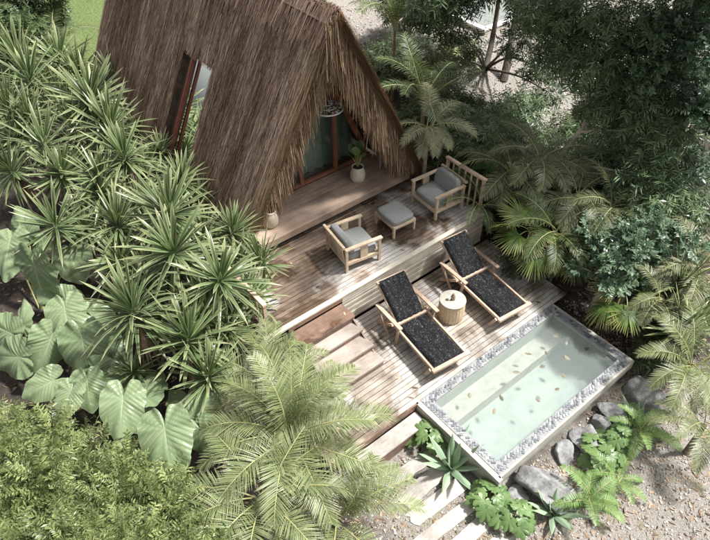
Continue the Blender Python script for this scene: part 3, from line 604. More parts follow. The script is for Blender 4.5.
# ------------------------------------------------------------------ furniture
def T(P, c, rz): 
    P = np.asarray(P, float); ca, sa = math.cos(rz), math.sin(rz); return P
def lounger(x, y, rz, label):
    r_ = thing('sun_lounger', label, 'lounger', (x, y, 0), rz, 'sun loungers on the lower deck')
    def part(name, mb, m, parent=None, smooth=False): return obj(name, mb.mesh(name, m, smooth), parent or r_, local=True)
    W = 0.36
    for s in (-1, 1):
        b = MB(); b.beam((s*W, -0.92, 0.3), (s*W, 0.28, 0.33), 0.035, 0.06, (1, 0, 0)); b.beam((s*W, 0.28, 0.33), (s*W, 0.62, 0.34), 0.035, 0.05, (1, 0, 0)); part('side_rail', b, M_teak)
        b = MB(); b.beam((s*(W+0.04), -0.86, 0.3), (s*(W+0.04), -0.72, 0.0), 0.035, 0.055, (1, 0, 0)); part('leg', b, M_teak)
        b = MB(); b.beam((s*(W+0.04), 0.1, 0.5), (s*(W+0.04), 0.16, 0.0), 0.035, 0.055, (1, 0, 0)); part('leg', b, M_teak)
        b = MB(); b.beam((s*(W+0.04), 0.3, 0.36), (s*(W+0.04), 0.78, 0.0), 0.035, 0.055, (1, 0, 0)); part('leg', b, M_teak)
        b = MB(); b.beam((s*(W+0.075), 0.36, 0.0), (s*(W+0.075), 0.74, 0.46), 0.03, 0.05, (1, 0, 0)); part('brace', b, M_teak)
        b = MB(); b.beam((s*(W+0.055), 0.02, 0.515), (s*(W+0.055), 0.8, 0.47), 0.075, 0.03, (1, 0, 0)); part('armrest', b, M_teak)
    b = MB(); b.beam((-W-0.05, -0.93, 0.325), (W+0.05, -0.93, 0.325), 0.07, 0.05, (0, 1, 0)); part('foot_rail', b, M_teak)
    b = MB(); b.beam((-W-0.02, 0.24, 0.385), (W+0.02, 0.24, 0.385), 0.05, 0.04, (0, 1, 0)); part('cross_bar', b, M_teak)
    b = MB(); b.beam((-W-0.01, 0.6, 0.1), (W+0.01, 0.6, 0.1), 0.04, 0.03, (0, 1, 0)); part('cross_bar', b, M_teak)
    b = MB(); b.beam((-W+0.03, 0.955, 0.84), (W-0.03, 0.955, 0.84), 0.06, 0.05, (0, 1, 0)); part('head_rail', b, M_teak)
    for s in (-1, 1):
        b = MB(); b.beam((s*(W-0.06), 0.26, 0.32), (s*(W-0.06), 0.95, 0.81), 0.03, 0.04, (1, 0, 0)); part('back_rail', b, M_teak)
    def pad(L_, w, t, q, n=40):
        u = np.linspace(-1, 1, 31); v = np.linspace(0, 1, n); U, Vv = np.meshgrid(u, v, indexing='ij')
        ridge = 0.012*np.abs(np.cos(U*np.pi*2.5))+0.016*np.array([[mnoise.noise((a*3, c*7, q)) for c in v] for a in u])
        edge = (1-np.abs(U)**8)*(1-np.abs(2*Vv-1)**14)
        return U*w/2, Vv*L_, ridge+t*edge
    X, Y_, Z = pad(1.17, 0.64, 0.05, 1.0); P = np.stack([X, Y_-0.9, Z+0.32], -1).reshape(-1, 3); b = MB(); b.add(P, grid_faces(1, 31, 40)); part('seat_pad', b, M_fab, smooth=True)
    a = math.atan2(0.5, 0.7); X, Y_, Z = pad(0.86, 0.6, 0.05, 7.0, 30); P = np.stack([X, 0.26+Y_*math.cos(a)-Z*math.sin(a), 0.37+Y_*math.sin(a)+Z*math.cos(a)], -1).reshape(-1, 3)
    b = MB(); b.add(P, grid_faces(1, 31, 30)); part('back_pad', b, M_fab, smooth=True)
    return r_
lounger(0.91, 1.02, math.radians(-7), 'black flecked sun lounger with pale wood frame near the wooden steps')
lounger(2.68, 1.1, math.radians(-6), 'black flecked sun lounger with pale wood frame beside the palm bed')
dt = thing('drum_table', 'round woven drum table with pale top between the two loungers', 'table', (1.8, 1.06, 0))
mb = MB(); n = 72; prof = [(0.235, 0.0), (0.245, 0.06), (0.25, 0.2), (0.245, 0.36), (0.235, 0.44)]
th = np.linspace(0, 2*np.pi, n, endpoint=False); Vv = np.array([[[(r_+0.006*(k % 3-1))*math.cos(t), (r_+0.006*(k % 3-1))*math.sin(t), z_] for k, t in enumerate(th)] for r_, z_ in prof]); mb.add(Vv.reshape(-1, 3), grid_faces(1, 5, n, True)[:, ::-1])
obj('drum', mb.mesh('drum', plain('woven_rattan', (0.42, 0.31, 0.19), (0.66, 0.54, 0.38), 26, 0.7, 0.4), True), dt, local=True)
mb = MB(); lathe(mb, [(0.0, 0.44), (0.25, 0.44), (0.255, 0.45), (0.255, 0.468), (0.248, 0.474), (0.0, 0.474)], sides=40); obj('table_top', mb.mesh('tt', M_concrete, False), dt, local=True)
mb = MB(); tp = (1.8, 1.06, 0.475); lathe(mb, [(0, 0), (0.045, 0), (0.042, 0.09), (0.02, 0.12), (0.018, 0.15), (0.0, 0.15)], tp, 16)
o = obj('bottle', mb.mesh('bottle', plain('brown_glass', (0.18, 0.12, 0.09), (0.3, 0.22, 0.17), 8, 0.3, 0), True)); tag(o, 'small brown bottle standing on the round drum table', 'bottle')
mb = MB(); lathe(mb, [(0, 0), (0.03, 0), (0.034, 0.07), (0.03, 0.07), (0.027, 0.01), (0, 0.01)], (1.735, 1.1, 0.475), 16); o = obj('cup', mb.mesh('cup', M_shell, True)); tag(o, 'small white cup on the round drum table', 'cup')

def armchair(x, y, rz, label):
    r_ = thing('armchair', label, 'armchair', (x, y, HU), rz, 'low armchairs on the upper deck')    # faces +x
    def part(name, mb, m, smooth=False): return obj(name, mb.mesh(name, m, smooth), r_, local=True)
    D, W = 0.36, 0.38
    for s in (-1, 1):
        for k in (-1, 1):
            b = MB(); b.box((k*D, s*W, 0.29 if k < 0 else 0.275), (0.05, 0.05, 0.58 if k < 0 else 0.55)); part('leg', b, M_chairwood)
        b = MB(); b.box((0.01, s*W, 0.565), (0.8, 0.075, 0.032)); part('armrest', b, M_chairwood)
        b = MB(); b.box((0, s*W, 0.2), (0.67, 0.04, 0.06)); part('side_rail', b, M_chairwood)
        b = MB(); b.box((0.02, s*W, 0.39), (0.16, 0.022, 0.318)); part('side_slat', b, M_chairwood)
    b = MB(); b.box((D, 0, 0.2), (0.04, 0.71, 0.07)); part('front_rail', b, M_chairwood)
    b = MB(); b.box((-D, 0, 0.2), (0.04, 0.71, 0.07)); part('back_rail', b, M_chairwood)
    b = MB(); b.beam((-D-0.06, -0.4, 0.64), (-D-0.06, 0.4, 0.64), 0.05, 0.045, (1, 0, 0)); part('back_rail', b, M_chairwood)
    for yy_ in (-0.24, -0.08, 0.08, 0.24):
        b = MB(); b.beam((-D+0.0, yy_, 0.2), (-D-0.06, yy_, 0.63), 0.11, 0.02, (0, 1, 0)); part('back_slat', b, M_chairwood)
    V, F = rbox((0.68, 0.7, 0.15), 7, 7); b = MB(); b.add(V+np.array([0.02, 0, 0.305]), F); part('seat_cushion', b, M_cush, True)
    V, F = rbox((0.15, 0.68, 0.38), 7, 5); a = -0.28; R = np.array([[math.cos(a), 0, math.sin(a)], [0, 1, 0], [-math.sin(a), 0, math.cos(a)]])
    b = MB(); b.add(V @ R.T+np.array([-0.24, 0, 0.53]), F); part('back_cushion', b, M_cush, True)
    b = MB(); b.box((0, 0, 0.222), (0.66, 0.72, 0.02)); part('seat_board', b, M_chairwood)
armchair(0.93, 2.99, math.radians(-9), 'bleached wood armchair with grey cushions near the steps, seat in sunlight')
armchair(3.33, 3.1, math.radians(176), 'bleached wood armchair with grey cushions against the deck end railing')
ot = thing('ottoman', 'low grey cushioned ottoman between the two wooden armchairs', 'ottoman', (2.15, 3.13, HU), math.radians(-4))
for sx in (-1, 1):
    for sy in (-1, 1):
        mb = MB(); mb.box((sx*0.26, sy*0.3, 0.145), (0.045, 0.045, 0.29)); obj('leg', mb.mesh('ol', M_chairwood, False), ot, local=True)
for c, s_ in (((0, 0.3, 0.255), (0.474, 0.04, 0.06)), ((0, -0.3, 0.255), (0.474, 0.04, 0.06)), ((0.26, 0, 0.255), (0.04, 0.554, 0.06)), ((-0.26, 0, 0.255), (0.04, 0.554, 0.06))):
    mb = MB(); mb.box(c, s_); obj('rail', mb.mesh('orl', M_chairwood, False), ot, local=True)
V, F = rbox((0.54, 0.62, 0.12), 6, 7); mb = MB(); mb.add(V+np.array([0, 0, 0.34]), F); obj('cushion', mb.mesh('oc', M_cush, True), ot, local=True)

def pot(x, y, r_, h, root):
    mb = MB(); lathe(mb, [(0, 0), (r_*0.8, 0), (r_*0.95, h*0.2), (r_, h*0.45), (r_*0.86, h*0.75), (r_*0.72, h*0.88), (r_*0.8, h), (r_*0.72, h), (r_*0.64, h*0.9), (0, h*0.88)], (x, y, ZP), 28)
    obj('pot', mb.mesh('pot', M_pot), root); mb = MB(); lathe(mb, [(0, h*0.93), (r_*0.66, h*0.91)], (x, y, ZP), 20); obj('soil', mb.mesh('soil', M_soil), root)
# ------------------------------------------------------------------ plants : meshes that are shared
def leaf_surface(name, rfun, mat, na=56, ns=9, relief=0.02, nv=9, cup=0.08, wave=0.03, seed=0):
    """heart or lobed leaf; petiole joins at origin, tip towards +x, face +z; unit length"""
    th = np.linspace(-np.pi, np.pi, na, endpoint=False)+np.pi/na; s = np.linspace(0, 1, ns); rs = np.random.default_rng(seed); ph = rs.random(4)*6.28
    R = rfun(th)*(1+0.025*np.sin(7*th+ph[0])+0.02*np.sin(13*th+ph[1])); X = np.outer(s, R*np.cos(th)); Y_ = np.outer(s, R*np.sin(th))
    # lateral veins leave the midrib and sweep towards the margin
    w = (X-0.75*np.abs(Y_))*nv+0.3*np.sin(3*X+ph[2]); v = np.abs(((w+0.5) % 1.0)-0.5)*2            # 0 on a vein
    midr = np.abs(Y_)*nv*1.6; v = np.minimum(v, np.clip(midr, 0, 1))
    vein = np.exp(-(v/0.2)**2)
    Z = relief*np.sqrt(np.clip(v, 0, 1))*np.minimum(1, s[:, None]*3)-cup*np.outer(s**2, 0.4+0.6*np.cos(th/2)**4)+wave*np.outer(s**2, np.sin(5*th+ph[0])+0.7*np.sin(11*th+ph[1]))+0.1*np.abs(Y_)-0.1*np.outer(s**3, np.clip(np.cos(th), 0, 1))
    C = np.zeros((ns, na, 3)); C[..., 0] = 0.5; C[..., 1] = s[:, None]; C[..., 2] = 0.85*vein; C[-1, :, 2] = np.maximum(C[-1, :, 2], 0.5)
    return make_mesh(name, np.stack([X, Y_, Z], -1).reshape(-1, 3), grid_faces(1, ns, na, True), mat, C.reshape(-1, 3))
def heart(th):
    a = np.abs(th); return np.interp(a, np.radians([0, 15, 35, 60, 90, 120, 145, 162, 172, 180]), [1.06, 0.9, 0.72, 0.6, 0.55, 0.56, 0.56, 0.5, 0.33, 0.1])
def lobed(th):
    a = np.abs(th); base = np.interp(a, np.radians([0, 40, 90, 140, 165, 180]), [1.0, 0.85, 0.75, 0.6, 0.4, 0.12]); return base*(0.66+0.34*np.abs(np.cos(th*4.5))**0.6)
TARO = [leaf_surface('elephant_ear_leaf%d' % i, heart, L_taro, 140, 18, 0.026, 8, 0.14, 0.04, i) for i in range(5)]
PHIL = [leaf_surface('lobed_leaf%d' % i, lobed, L_phil, 81, 7, 0.02, 5, 0.12, 0.02, i) for i in range(2)]
def face_matrix(P, size, ang, tilt=0.62, jitter=0.25):
    """leaf with its tip towards screen angle ang, blade tilted partly towards the viewer's side"""
    toc = -FW*np.array([1, 1, 0]); toc /= np.linalg.norm(toc)
    n = np.array([0, 0, 1.0])*(1-tilt*0.45)+toc*tilt+rng.normal(0, jitter, 3); n /= np.linalg.norm(n)
    t = RT*math.cos(ang)+UP*math.sin(ang); t = t-n*(t @ n); t /= np.linalg.norm(t); b = np.cross(n, t)
    M = Matrix(((t[0]*size, b[0]*size, n[0]*size, P[0]), (t[1]*size, b[1]*size, n[1]*size, P[1]), (t[2]*size, b[2]*size, n[2]*size, P[2]), (0, 0, 0, 1)))
    return M, n, t
def rosette(name, n, L0, W0, mat, seed, upfrac=1.0, droopk=0.55, dead=6):
    global rng
    rg = rng; rng = np.random.default_rng(seed); mb = MB(); q = (np.arange(n)+0.5)/n
    az = np.arange(n)*2.39996+rng.normal(0, 0.15, n); el = np.radians(84-100*q**0.85*upfrac)+rng.normal(0, 0.1, n)
    d = np.stack([np.cos(az)*np.cos(el), np.sin(az)*np.cos(el), np.sin(el)], 1); side = np.stack([-np.sin(az), np.cos(az), np.zeros(n)], 1)
    base = np.stack([0.02*np.cos(az), 0.02*np.sin(az), 0.1-0.22*q], 1)
    L_ = L0*(0.62+0.5*np.sin(np.pi*np.clip(q*0.85+0.15, 0, 1)))*rng.uniform(0.8, 1.15, n)
    dr = droopk*(0.15+0.6*q)*rng.uniform(0.4, 1.4, n)
    blades(mb, base, d, side, L_, W0*rng.uniform(0.8, 1.2, n), dr, rows=6, k=3, fold=0.3)
    if dead:
        az = rng.random(dead)*6.28; d = np.stack([0.45*np.cos(az), 0.45*np.sin(az), -np.ones(dead)], 1); side = np.stack([-np.sin(az), np.cos(az), np.zeros(dead)], 1)
        blades(mb, np.tile([0, 0, -0.14], (dead, 1)), d, side, L0*0.7, W0*0.8, 0.1, rows=4, k=3, mi=1)
    me = mb.mesh(name, [mat, M_dry]); rng = rg; return me
DRAC = [rosette('dracaena_rosette%d' % i, 56+7*i, 0.66, 0.042+0.003*(i % 4), L_drac, 100+i, 1.0, (0.35, 0.55, 0.8, 0.45, 0.95, 0.65)[i], 5+3*i) for i in range(6)]
def frond(name, L0, el0, arch, npair, ll, lw, mat, seed, vee=0.5, ldroop=0.35, sweep=0.75, rows=3, start=0.18, petiole=0.008, edgeb=None):
    global rng
    rg = rng; rng = np.random.default_rng(seed); mb = MB(); s = np.linspace(0, 1, 24); a = el0-arch*s**1.2
    ds = L0/23; P = np.zeros((24, 3)); P[1:, 0] = np.cumsum(np.cos(a[:-1])*ds); P[1:, 2] = np.cumsum(np.sin(a[:-1])*ds); P[:, 1] = 0.06*L0*np.sin(s*2)*rng.choice([-1, 1])
    tube(mb, P, petiole*L0*(1.25-s)+0.002, 5, mi=1)
    t = np.linspace(start, 0.99, npair); t = np.repeat(t, 2)+rng.normal(0, 0.004, npair*2); t = np.clip(t, 0, 1); sg = np.tile([-1, 1], npair)
    base = np.stack([np.interp(t, s, P[:, i]) for i in range(3)], 1); an = np.interp(t, s, a)
    tan = np.stack([np.cos(an), 0*an, np.sin(an)], 1); nor = np.stack([-np.sin(an), 0*an, np.cos(an)], 1)
    tt = (t-start)/(1-start); ln = ll*(0.35+0.75*np.sin(np.pi*np.clip(tt*0.78+0.16, 0, 1)))*(1-0.35*tt)*rng.uniform(0.88, 1.1, npair*2)
    sw = sweep*(0.6+0.9*tt)+rng.normal(0, 0.05, npair*2)
    d = tan*sw[:, None]+np.array([0, 1, 0])*sg[:, None]+nor*(vee*(1-0.4*tt)+rng.normal(0, 0.08, npair*2))[:, None]
    blades(mb, base, d, nrm(tan*1.0-np.array([0, 1.0, 0])*sg[:, None]*0.3), ln, lw*rng.uniform(0.8, 1.2, npair*2), ldroop*rng.uniform(0.6, 1.3, npair*2), rows=rows, k=3, fold=0.25, prof='blade')
    me = mb.mesh(name, [mat, L_rach]); rng = rg; return me
R_ = math.radians
def frondset(name, L0, npair, ll, lw, mat, seed, **kw):
    return [frond('%s%d' % (name, i), L0*f_, R_(e), R_(ar), npair, ll, lw, mat, seed+i, **kw) for i, (e, ar, f_) in enumerate(((80, 55, 1.0), (66, 80, 1.08), (50, 85, 1.05), (32, 75, 1.0), (12, 60, 0.9), (72, 100, 0.95)))]
ARECA = frondset('areca_frond', 1.5, 52, 0.42, 0.019, L_areca, 200, ldroop=0.22)
PALMD = frondset('dark_palm_frond', 1.7, 46, 0.42, 0.02, L_palmd, 220)
PALMP = frondset('dusty_palm_frond', 1.4, 46, 0.4, 0.019, L_palmp, 240)
L_palmx = leafmat('olive_palm_leaf', (0.035, 0.055, 0.022), (0.15, 0.18, 0.085), edge=(0.36, 0.36, 0.22), tip=(0.5, 0.44, 0.3), rough=0.32)
PALMX = frondset('olive_palm_frond', 1.4, 44, 0.4, 0.02, L_palmx, 250)
CYCAD = frondset('cycad_frond', 0.75, 34, 0.17, 0.02, L_cycad, 260, start=0.12, ldroop=0.1, sweep=0.45)
def fanleaf(name, n, L0, W0, mat, seed, pet=0.7):
    global rng
    rg = rng; rng = np.random.default_rng(seed); mb = MB(); a = np.linspace(-1.75, 1.75, n)
    tube(mb, spline([(0, 0, 0), (pet*0.5, 0, 0.1), (pet, 0, 0.06)], 8), 0.012, 5, mi=1)
    d = np.stack([np.cos(a), np.sin(a), 0.1+0*a], 1)
    blades(mb, np.tile([pet, 0, 0.06], (n, 1)), d, np.stack([-np.sin(a), np.cos(a), 0*a], 1), L0*(0.75+0.25*np.cos(a))*rng.uniform(0.9, 1.05, n), W0, 0.25+0.25*rng.random(n), rows=7, k=3, fold=0.55)
    me = mb.mesh(name, [mat, L_rach]); rng = rg; return me
FAN = [fanleaf('fan_leaf%d' % i, 34, 0.66, 0.04, L_fan, 300+i, 0.35+0.15*i) for i in range(3)]

# ------------------------------------------------------------------ plant builders
def stem_tube(name, pts, r0, r1, mat, parent, n=12, sides=7):
    mb = MB(); P = spline(pts, n); tube(mb, P, np.linspace(r0, r1, n), sides); return obj(name, mb.mesh(name, mat), parent)
NDR = 0
def dracaena(px, py, z, rpx, label, group, mat_i=None):
    global NDR
    P = at(px, py, z); sc = px2m(P, rpx)*1.2*rng.uniform(0.9, 1.12)/0.6; NDR += 1
    bx, by = P[0]+0.25*rng.normal(), P[1]+0.25*rng.normal(); B = (bx, by, float(gz(bx, by))-0.03)
    t = thing('dracaena', label, 'dracaena', B, 0, group)
    stem_tube('stem', [B, ((bx*0.6+P[0]*0.4)+0.05*rng.normal(), by*0.6+P[1]*0.4, B[2]+0.5*(P[2]-B[2])), (P[0], P[1], P[2]-0.05)], 0.04, 0.028, M_stem, t)
    tilt = Matrix.Rotation(rng.normal()*0.24, 4, 'X') @ Matrix.Rotation(rng.normal()*0.24, 4, 'Y')
    obj('leaf_rosette', DRAC[NDR % 6], t, M=Matrix.Translation(Vector(P)) @ tilt @ Matrix.Rotation(rng.random()*6.28, 4, 'Z') @ Matrix.Scale(sc, 4))
    return t
def palm(name, px, py, z, sets, azel, scale, label, cat, group=None, stem_r=0.05, stem_mat=None, base_off=(0, 0)):
    """azel: list of (azimuth degrees in world, variant, size)"""
    P = at(px, py, z); bx, by = P[0]+base_off[0], P[1]+base_off[1]; B = (bx, by, float(gz(bx, by))-0.03); t = thing(name, label, cat, B, 0, group)
    stem_tube('trunk', [B, (bx*0.5+P[0]*0.5, by*0.5+P[1]*0.5, (B[2]+P[2])/2), (P[0], P[1], P[2]+0.03)], stem_r*1.2, stem_r*0.7, stem_mat or M_stem, t)
    for az, v, k in azel:
        M = Matrix.Translation(Vector(P)+Vector((0.03*rng.normal(), 0.03*rng.normal(), 0.03*rng.normal()))) @ Matrix.Rotation(R_(az), 4, 'Z') @ Matrix.Rotation(0.12*rng.normal(), 4, 'X') @ Matrix.Scale(scale*k, 4)
        obj('frond', sets[v], t, M=M)
    return t
def ring(n, vs_, off=0.0, k=1.0): return [(off+360*i/n+rng.normal()*9, vs_[i % len(vs_)], k*rng.uniform(0.85, 1.12)) for i in range(n)]

# ------------------------------------------------------------------ trees
def sprays(mb, C, r, n, m, tw, L_, W_, down=0.3, flat=0.7, outw=0.7, prof='leaf', k=2, spread=0.8, mi=0, upbias=0.0):
    C = np.asarray(C, float); v = nrm(rng.normal(size=(n, 3))); rad = r*rng.random(n)**(1/2.3)
    P = C+v*rad[:, None]*np.array([1, 1, flat])
    t = nrm(v*outw+rng.normal(0, 0.55, (n, 3))+np.array([0, 0, upbias-down])); s = nrm(np.cross(t, nrm(np.array([0, 0, 1.0])+rng.normal(0, 0.35, (n, 3)))))
    j = np.arange(m); f = (j+0.5)/m; tw_ = tw*rng.uniform(0.6, 1.3, n)
    base = P[:, None]+t[:, None]*(tw_[:, None]*f)[..., None]
    sg = np.where(j % 2 == 0, 1.0, -1.0); d = t[:, None]*(1-spread*0.6)+s[:, None]*(sg*spread)[None, :, None]+rng.normal(0, 0.22, (n, m, 3))
    nn = np.cross(s, t); side = np.broadcast_to(nrm(np.cross(nn, d.reshape(n, m, 3).transpose(1, 0, 2))).transpose(1, 0, 2), (n, m, 3))
    rn = np.repeat(rng.random(n), m)*0.6+rng.random(n*m)*0.4
    blades(mb, base.reshape(-1, 3), d.reshape(-1, 3), side.reshape(-1, 3), L_*rng.uniform(0.65, 1.25, n*m), W_*rng.uniform(0.8, 1.2, n*m), 0.12+0.2*rng.random(n*m), rows=3, k=k, fold=0.2, prof=prof, rnd=rn, mi=mi)
def tree(name, label, base, trunk_pts, r0, r1, clumps, leaf, bark, group=None, cat='tree', dens=150, m=9, tw=0.28, L_=0.13, W_=0.03, down=0.25, flat=0.7, limb_r=0.035, **kw):
    B = np.array(base); t = thing(name, label, cat, B, 0, group)
    pts = [B]+[np.array(p) for p in trunk_pts]; mb = MB(); P = spline(pts, 6*len(pts)); P = P+0.02*np.array([mnoise.noise_vector(tuple(p*2.0)) for p in P]); tube(mb, P, np.linspace(r0, r1, len(P)), 9)
    obj('trunk', mb.mesh('trunk', bark), t)
    for C, r in clumps:                                   # limbs
        C = np.array(C); dd = np.linalg.norm(P-C, axis=1)+0.9*np.maximum(0, P[:, 2]-C[2]+0.2); a = P[max(3, int(np.argmin(dd+0.0))-2)] if len(P) > 6 else P[-1]
        mid = (a+C)/2+np.array([0.12*rng.normal(), 0.12*rng.normal(), 0.1+0.1*rng.random()]); mb = MB(); tube(mb, spline([a, mid, C], 10), np.linspace(limb_r, 0.009, 10), 6); obj('limb', mb.mesh('limb', bark), t)
        mb2 = MB()
    mb = MB()
    for C, r in clumps: sprays(mb, C, r, int(dens*(r/0.6)**2)+10, m, tw, L_, W_, down, flat, **kw)
    obj('crown', mb.mesh('crown', leaf), t); return t
def cl(lst): 
    out = []
    for x, y, z, r in lst: P = at(x, y, z); out.append((P, px2m(P, r)))
    return out

# light grey many-limbed tree between the decks and the gravel yard
bA = atg(536, 232); bA[2] -= 0.05
tree('slender_tree', 'pale barked tree with crooked limbs and fine narrow leaves behind the loungers', bA,
     [at(541, 195, 0.75), at(549, 172, 1.3), at(566, 148, 1.8), at(585, 122, 2.3), at(590, 85, 2.9), at(600, 45, 3.6)], 0.085, 0.03,
     cl([(466, 126, 1.7, 20), (497, 135, 1.8, 24), (520, 108, 1.6, 22), (530, 145, 0.9, 20), (590, 60, 3.6, 34), (560, 40, 3.8, 30), (628, 60, 3.6, 34), (615, 105, 2.7, 32), (640, 105, 2.9, 34), (665, 140, 2.5, 30),
         (618, 152, 1.6, 34), (650, 185, 1.8, 34), (596, 190, 0.7, 28), (625, 215, 1.3, 30), (675, 85, 3.2, 30), (640, 20, 4.3, 36), (590, 10, 4.4, 34), (545, 5, 4.4, 30), (680, 190, 1.7, 26)]), L_tree, M_bark_grey, dens=260, L_=0.15, W_=0.027, down=0.35)
# dark trunks by the far yard
bB = at(484, 76, 0.2)
tree('slim_tree', 'slim dark tree forking in front of the far white pool', bB, [at(489, 55, 0.6), at(494, 30, 1.2), at(498, 5, 1.9), at(503, -30, 3.0), at(506, -70, 4.4)], 0.1, 0.04,
     cl([(440, -10, 3.6, 38), (485, -35, 4.2, 40), (520, -30, 4.2, 36), (428, 12, 3.0, 20), (465, -5, 3.4, 20), (532, 10, 3.4, 24), (512, 42, 2.6, 13), (450, 28, 2.6, 14), (472, 44, 2.2, 12), (536, 66, 2.0, 15), (548, 92, 1.5, 14), (460, 72, 1.5, 13)]), L_tree, M_bark_dark, dens=170, L_=0.16, W_=0.03, limb_r=0.05)
bB2 = at(503, 82, 0.2)
tree('leaning_tree', 'thick dark leaning trunk in front of the pinkish gravel yard', bB2, [at(508, 60, 0.7), at(514, 28, 1.4), at(520, 0, 2.1), at(530, -50, 3.6), at(535, -80, 4.6)], 0.13, 0.06,
     cl([(545, -60, 4.6, 44), (590, -70, 4.9, 44), (560, -20, 4.4, 30), (500, -75, 4.8, 40)]), L_tree, M_bark_dark, dens=150, L_=0.16, W_=0.03, limb_r=0.05)
# bluish-leaved tree at the right
bC = atg(652, 250); bC[2] -= 0.05
tree('bluish_tree', 'grey trunked tree with small bluish green leaves in flat tiers', bC, [at(662, 215, 0.8), at(676, 175, 1.5), at(688, 120, 2.4), at(694, 70, 3.2), at(690, 20, 4.1)], 0.1, 0.04,
     cl([(655, 55, 3.9, 26), (680, 70, 3.6, 26), (700, 105, 3.2, 24), (640, 75, 3.6, 18), (690, 25, 4.4, 34), (715, 50, 4.2, 34), (720, 110, 3.3, 30), (665, 25, 4.4, 22), (705, -15, 5.0, 44), (705, 165, 2.2, 18)]), L_blue, M_bark_grey, dens=240, m=10, tw=0.2, L_=0.085, W_=0.04, flat=0.45, down=0.0, limb_r=0.05)
bD = atg(588, 312); bD[2] -= 0.05
tree('low_tree', 'short leaning grey trunk with bluish leaf clusters by the pool corner', bD, [at(601, 293, 0.25), at(617, 272, 0.7), at(632, 252, 1.1)], 0.075, 0.04,
     cl([(600, 248, 1.3, 12), (618, 258, 1.35, 13), (640, 246, 1.5, 14), (615, 282, 1.0, 11), (664, 258, 1.3, 14), (640, 276, 1.0, 11), (592, 228, 1.5, 12), (655, 222, 1.7, 14), (690, 245, 1.5, 15), (582, 268, 0.9, 9), (628, 232, 1.6, 12), (606, 266, 1.1, 8), (655, 242, 1.3, 9)]), L_blue, M_bark_grey, dens=300, m=9, tw=0.2, L_=0.075, W_=0.042, flat=0.4, down=0.0, limb_r=0.02)
# big shade tree standing to the right of the picture
bS = np.array([8.6, 0.6, float(gz(8.6, 0.6))-0.05])
tree('shade_tree', 'tall broad shade tree standing right of the decks', bS, [(8.4, 0.8, 2.0), (8.2, 1.2, 4.0), (8.0, 1.4, 5.6)], 0.16, 0.06,
     [((6.6, 0.2, 6.2), 0.8), ((7.0, 1.3, 6.5), 0.9), ((6.2, 1.6, 6.8), 0.8), ((7.6, 2.4, 6.7), 0.9), ((7.9, 0.6, 6.6), 1.0), ((6.9, 2.9, 6.9), 0.8), ((8.2, 3.4, 6.4), 0.9),
      ((5.2, 1.2, 7.0), 0.75), ((4.3, 1.9, 7.2), 0.6), ((5.6, 2.5, 7.2), 0.7), ((3.3, 1.0, 7.3), 0.45), ((3.6, 2.6, 7.4), 0.5), ((4.9, 0.1, 6.9), 0.6)], L_tree, M_bark_dark, dens=105, L_=0.17, W_=0.035, limb_r=0.07)
def shrub(px, py, z, rpx, label, leaf=None, L_=0.13, W_=0.03, nclump=4, dens=190):
    P = at(px, py, z); r_ = px2m(P, rpx); B = np.array([P[0], P[1], float(gz(P[0], P[1]))-0.04]); cs = []
    for k in range(nclump):
        a = k*2.4+rng.random(); cs.append((P+r_*np.array([0.6*math.cos(a), 0.6*math.sin(a), 0.35*rng.normal()]), r_*rng.uniform(0.5, 0.72)))
    tree('shrub', label, B, [B+(P-B)*0.5+0.05*rng.normal(size=3), P], 0.05, 0.02, cs, leaf or L_tree, M_bark_dark, 'understorey shrubs behind the decks', 'shrub', dens=dens, L_=L_, W_=W_, limb_r=0.02, down=0.1)
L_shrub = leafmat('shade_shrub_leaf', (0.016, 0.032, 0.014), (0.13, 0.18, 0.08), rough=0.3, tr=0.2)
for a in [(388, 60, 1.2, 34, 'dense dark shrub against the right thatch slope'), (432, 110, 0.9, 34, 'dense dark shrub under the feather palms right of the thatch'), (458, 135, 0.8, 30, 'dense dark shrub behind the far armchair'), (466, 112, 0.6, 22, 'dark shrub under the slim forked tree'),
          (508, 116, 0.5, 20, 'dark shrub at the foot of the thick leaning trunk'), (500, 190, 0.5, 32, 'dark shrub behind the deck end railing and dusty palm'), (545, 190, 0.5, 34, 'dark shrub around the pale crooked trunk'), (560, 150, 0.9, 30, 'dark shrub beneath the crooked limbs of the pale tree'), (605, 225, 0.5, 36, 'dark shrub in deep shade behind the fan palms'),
          (655, 215, 0.6, 40, 'dark shrub at the grey trunk of the bluish tree'), (690, 215, 0.8, 34, 'dark shrub right of the grey trunk'), (640, 300, 0.3, 24, 'low dark shrub behind the pool corner'), (530, 260, 0.2, 20, 'low dark shrub at the lower deck end'), (410, 10, 1.2, 30, 'dark shrub behind the thatch ridge'), (425, 75, 1.0, 30, 'dark shrub between the feather palms'), (700, 300, 0.5, 30, 'dark shrub behind the pair of right hand dracaenas'), (530, 215, 0.3, 26, 'dark shrub behind the crown of the yellow tipped fan palm'), (575, 225, 0.4, 28, 'dark shrub left of the bluish leaf clusters'), (630, 190, 0.6, 36, 'dark shrub under the fine leaved canopy'), (665, 160, 0.9, 36, 'dark shrub in front of the right gravel strip'), (590, 135, 0.9, 32, 'dark shrub beyond the crooked pale trunk'), (620, 110, 1.2, 34, 'dark shrub below the overhanging canopy'), (480, 160, 0.6, 26, 'dark shrub right behind the railing posts'), (660, 345, 0.1, 22, 'low dark shrub between dracaenas and pool corner')]: shrub(*a, leaf=L_shrub)
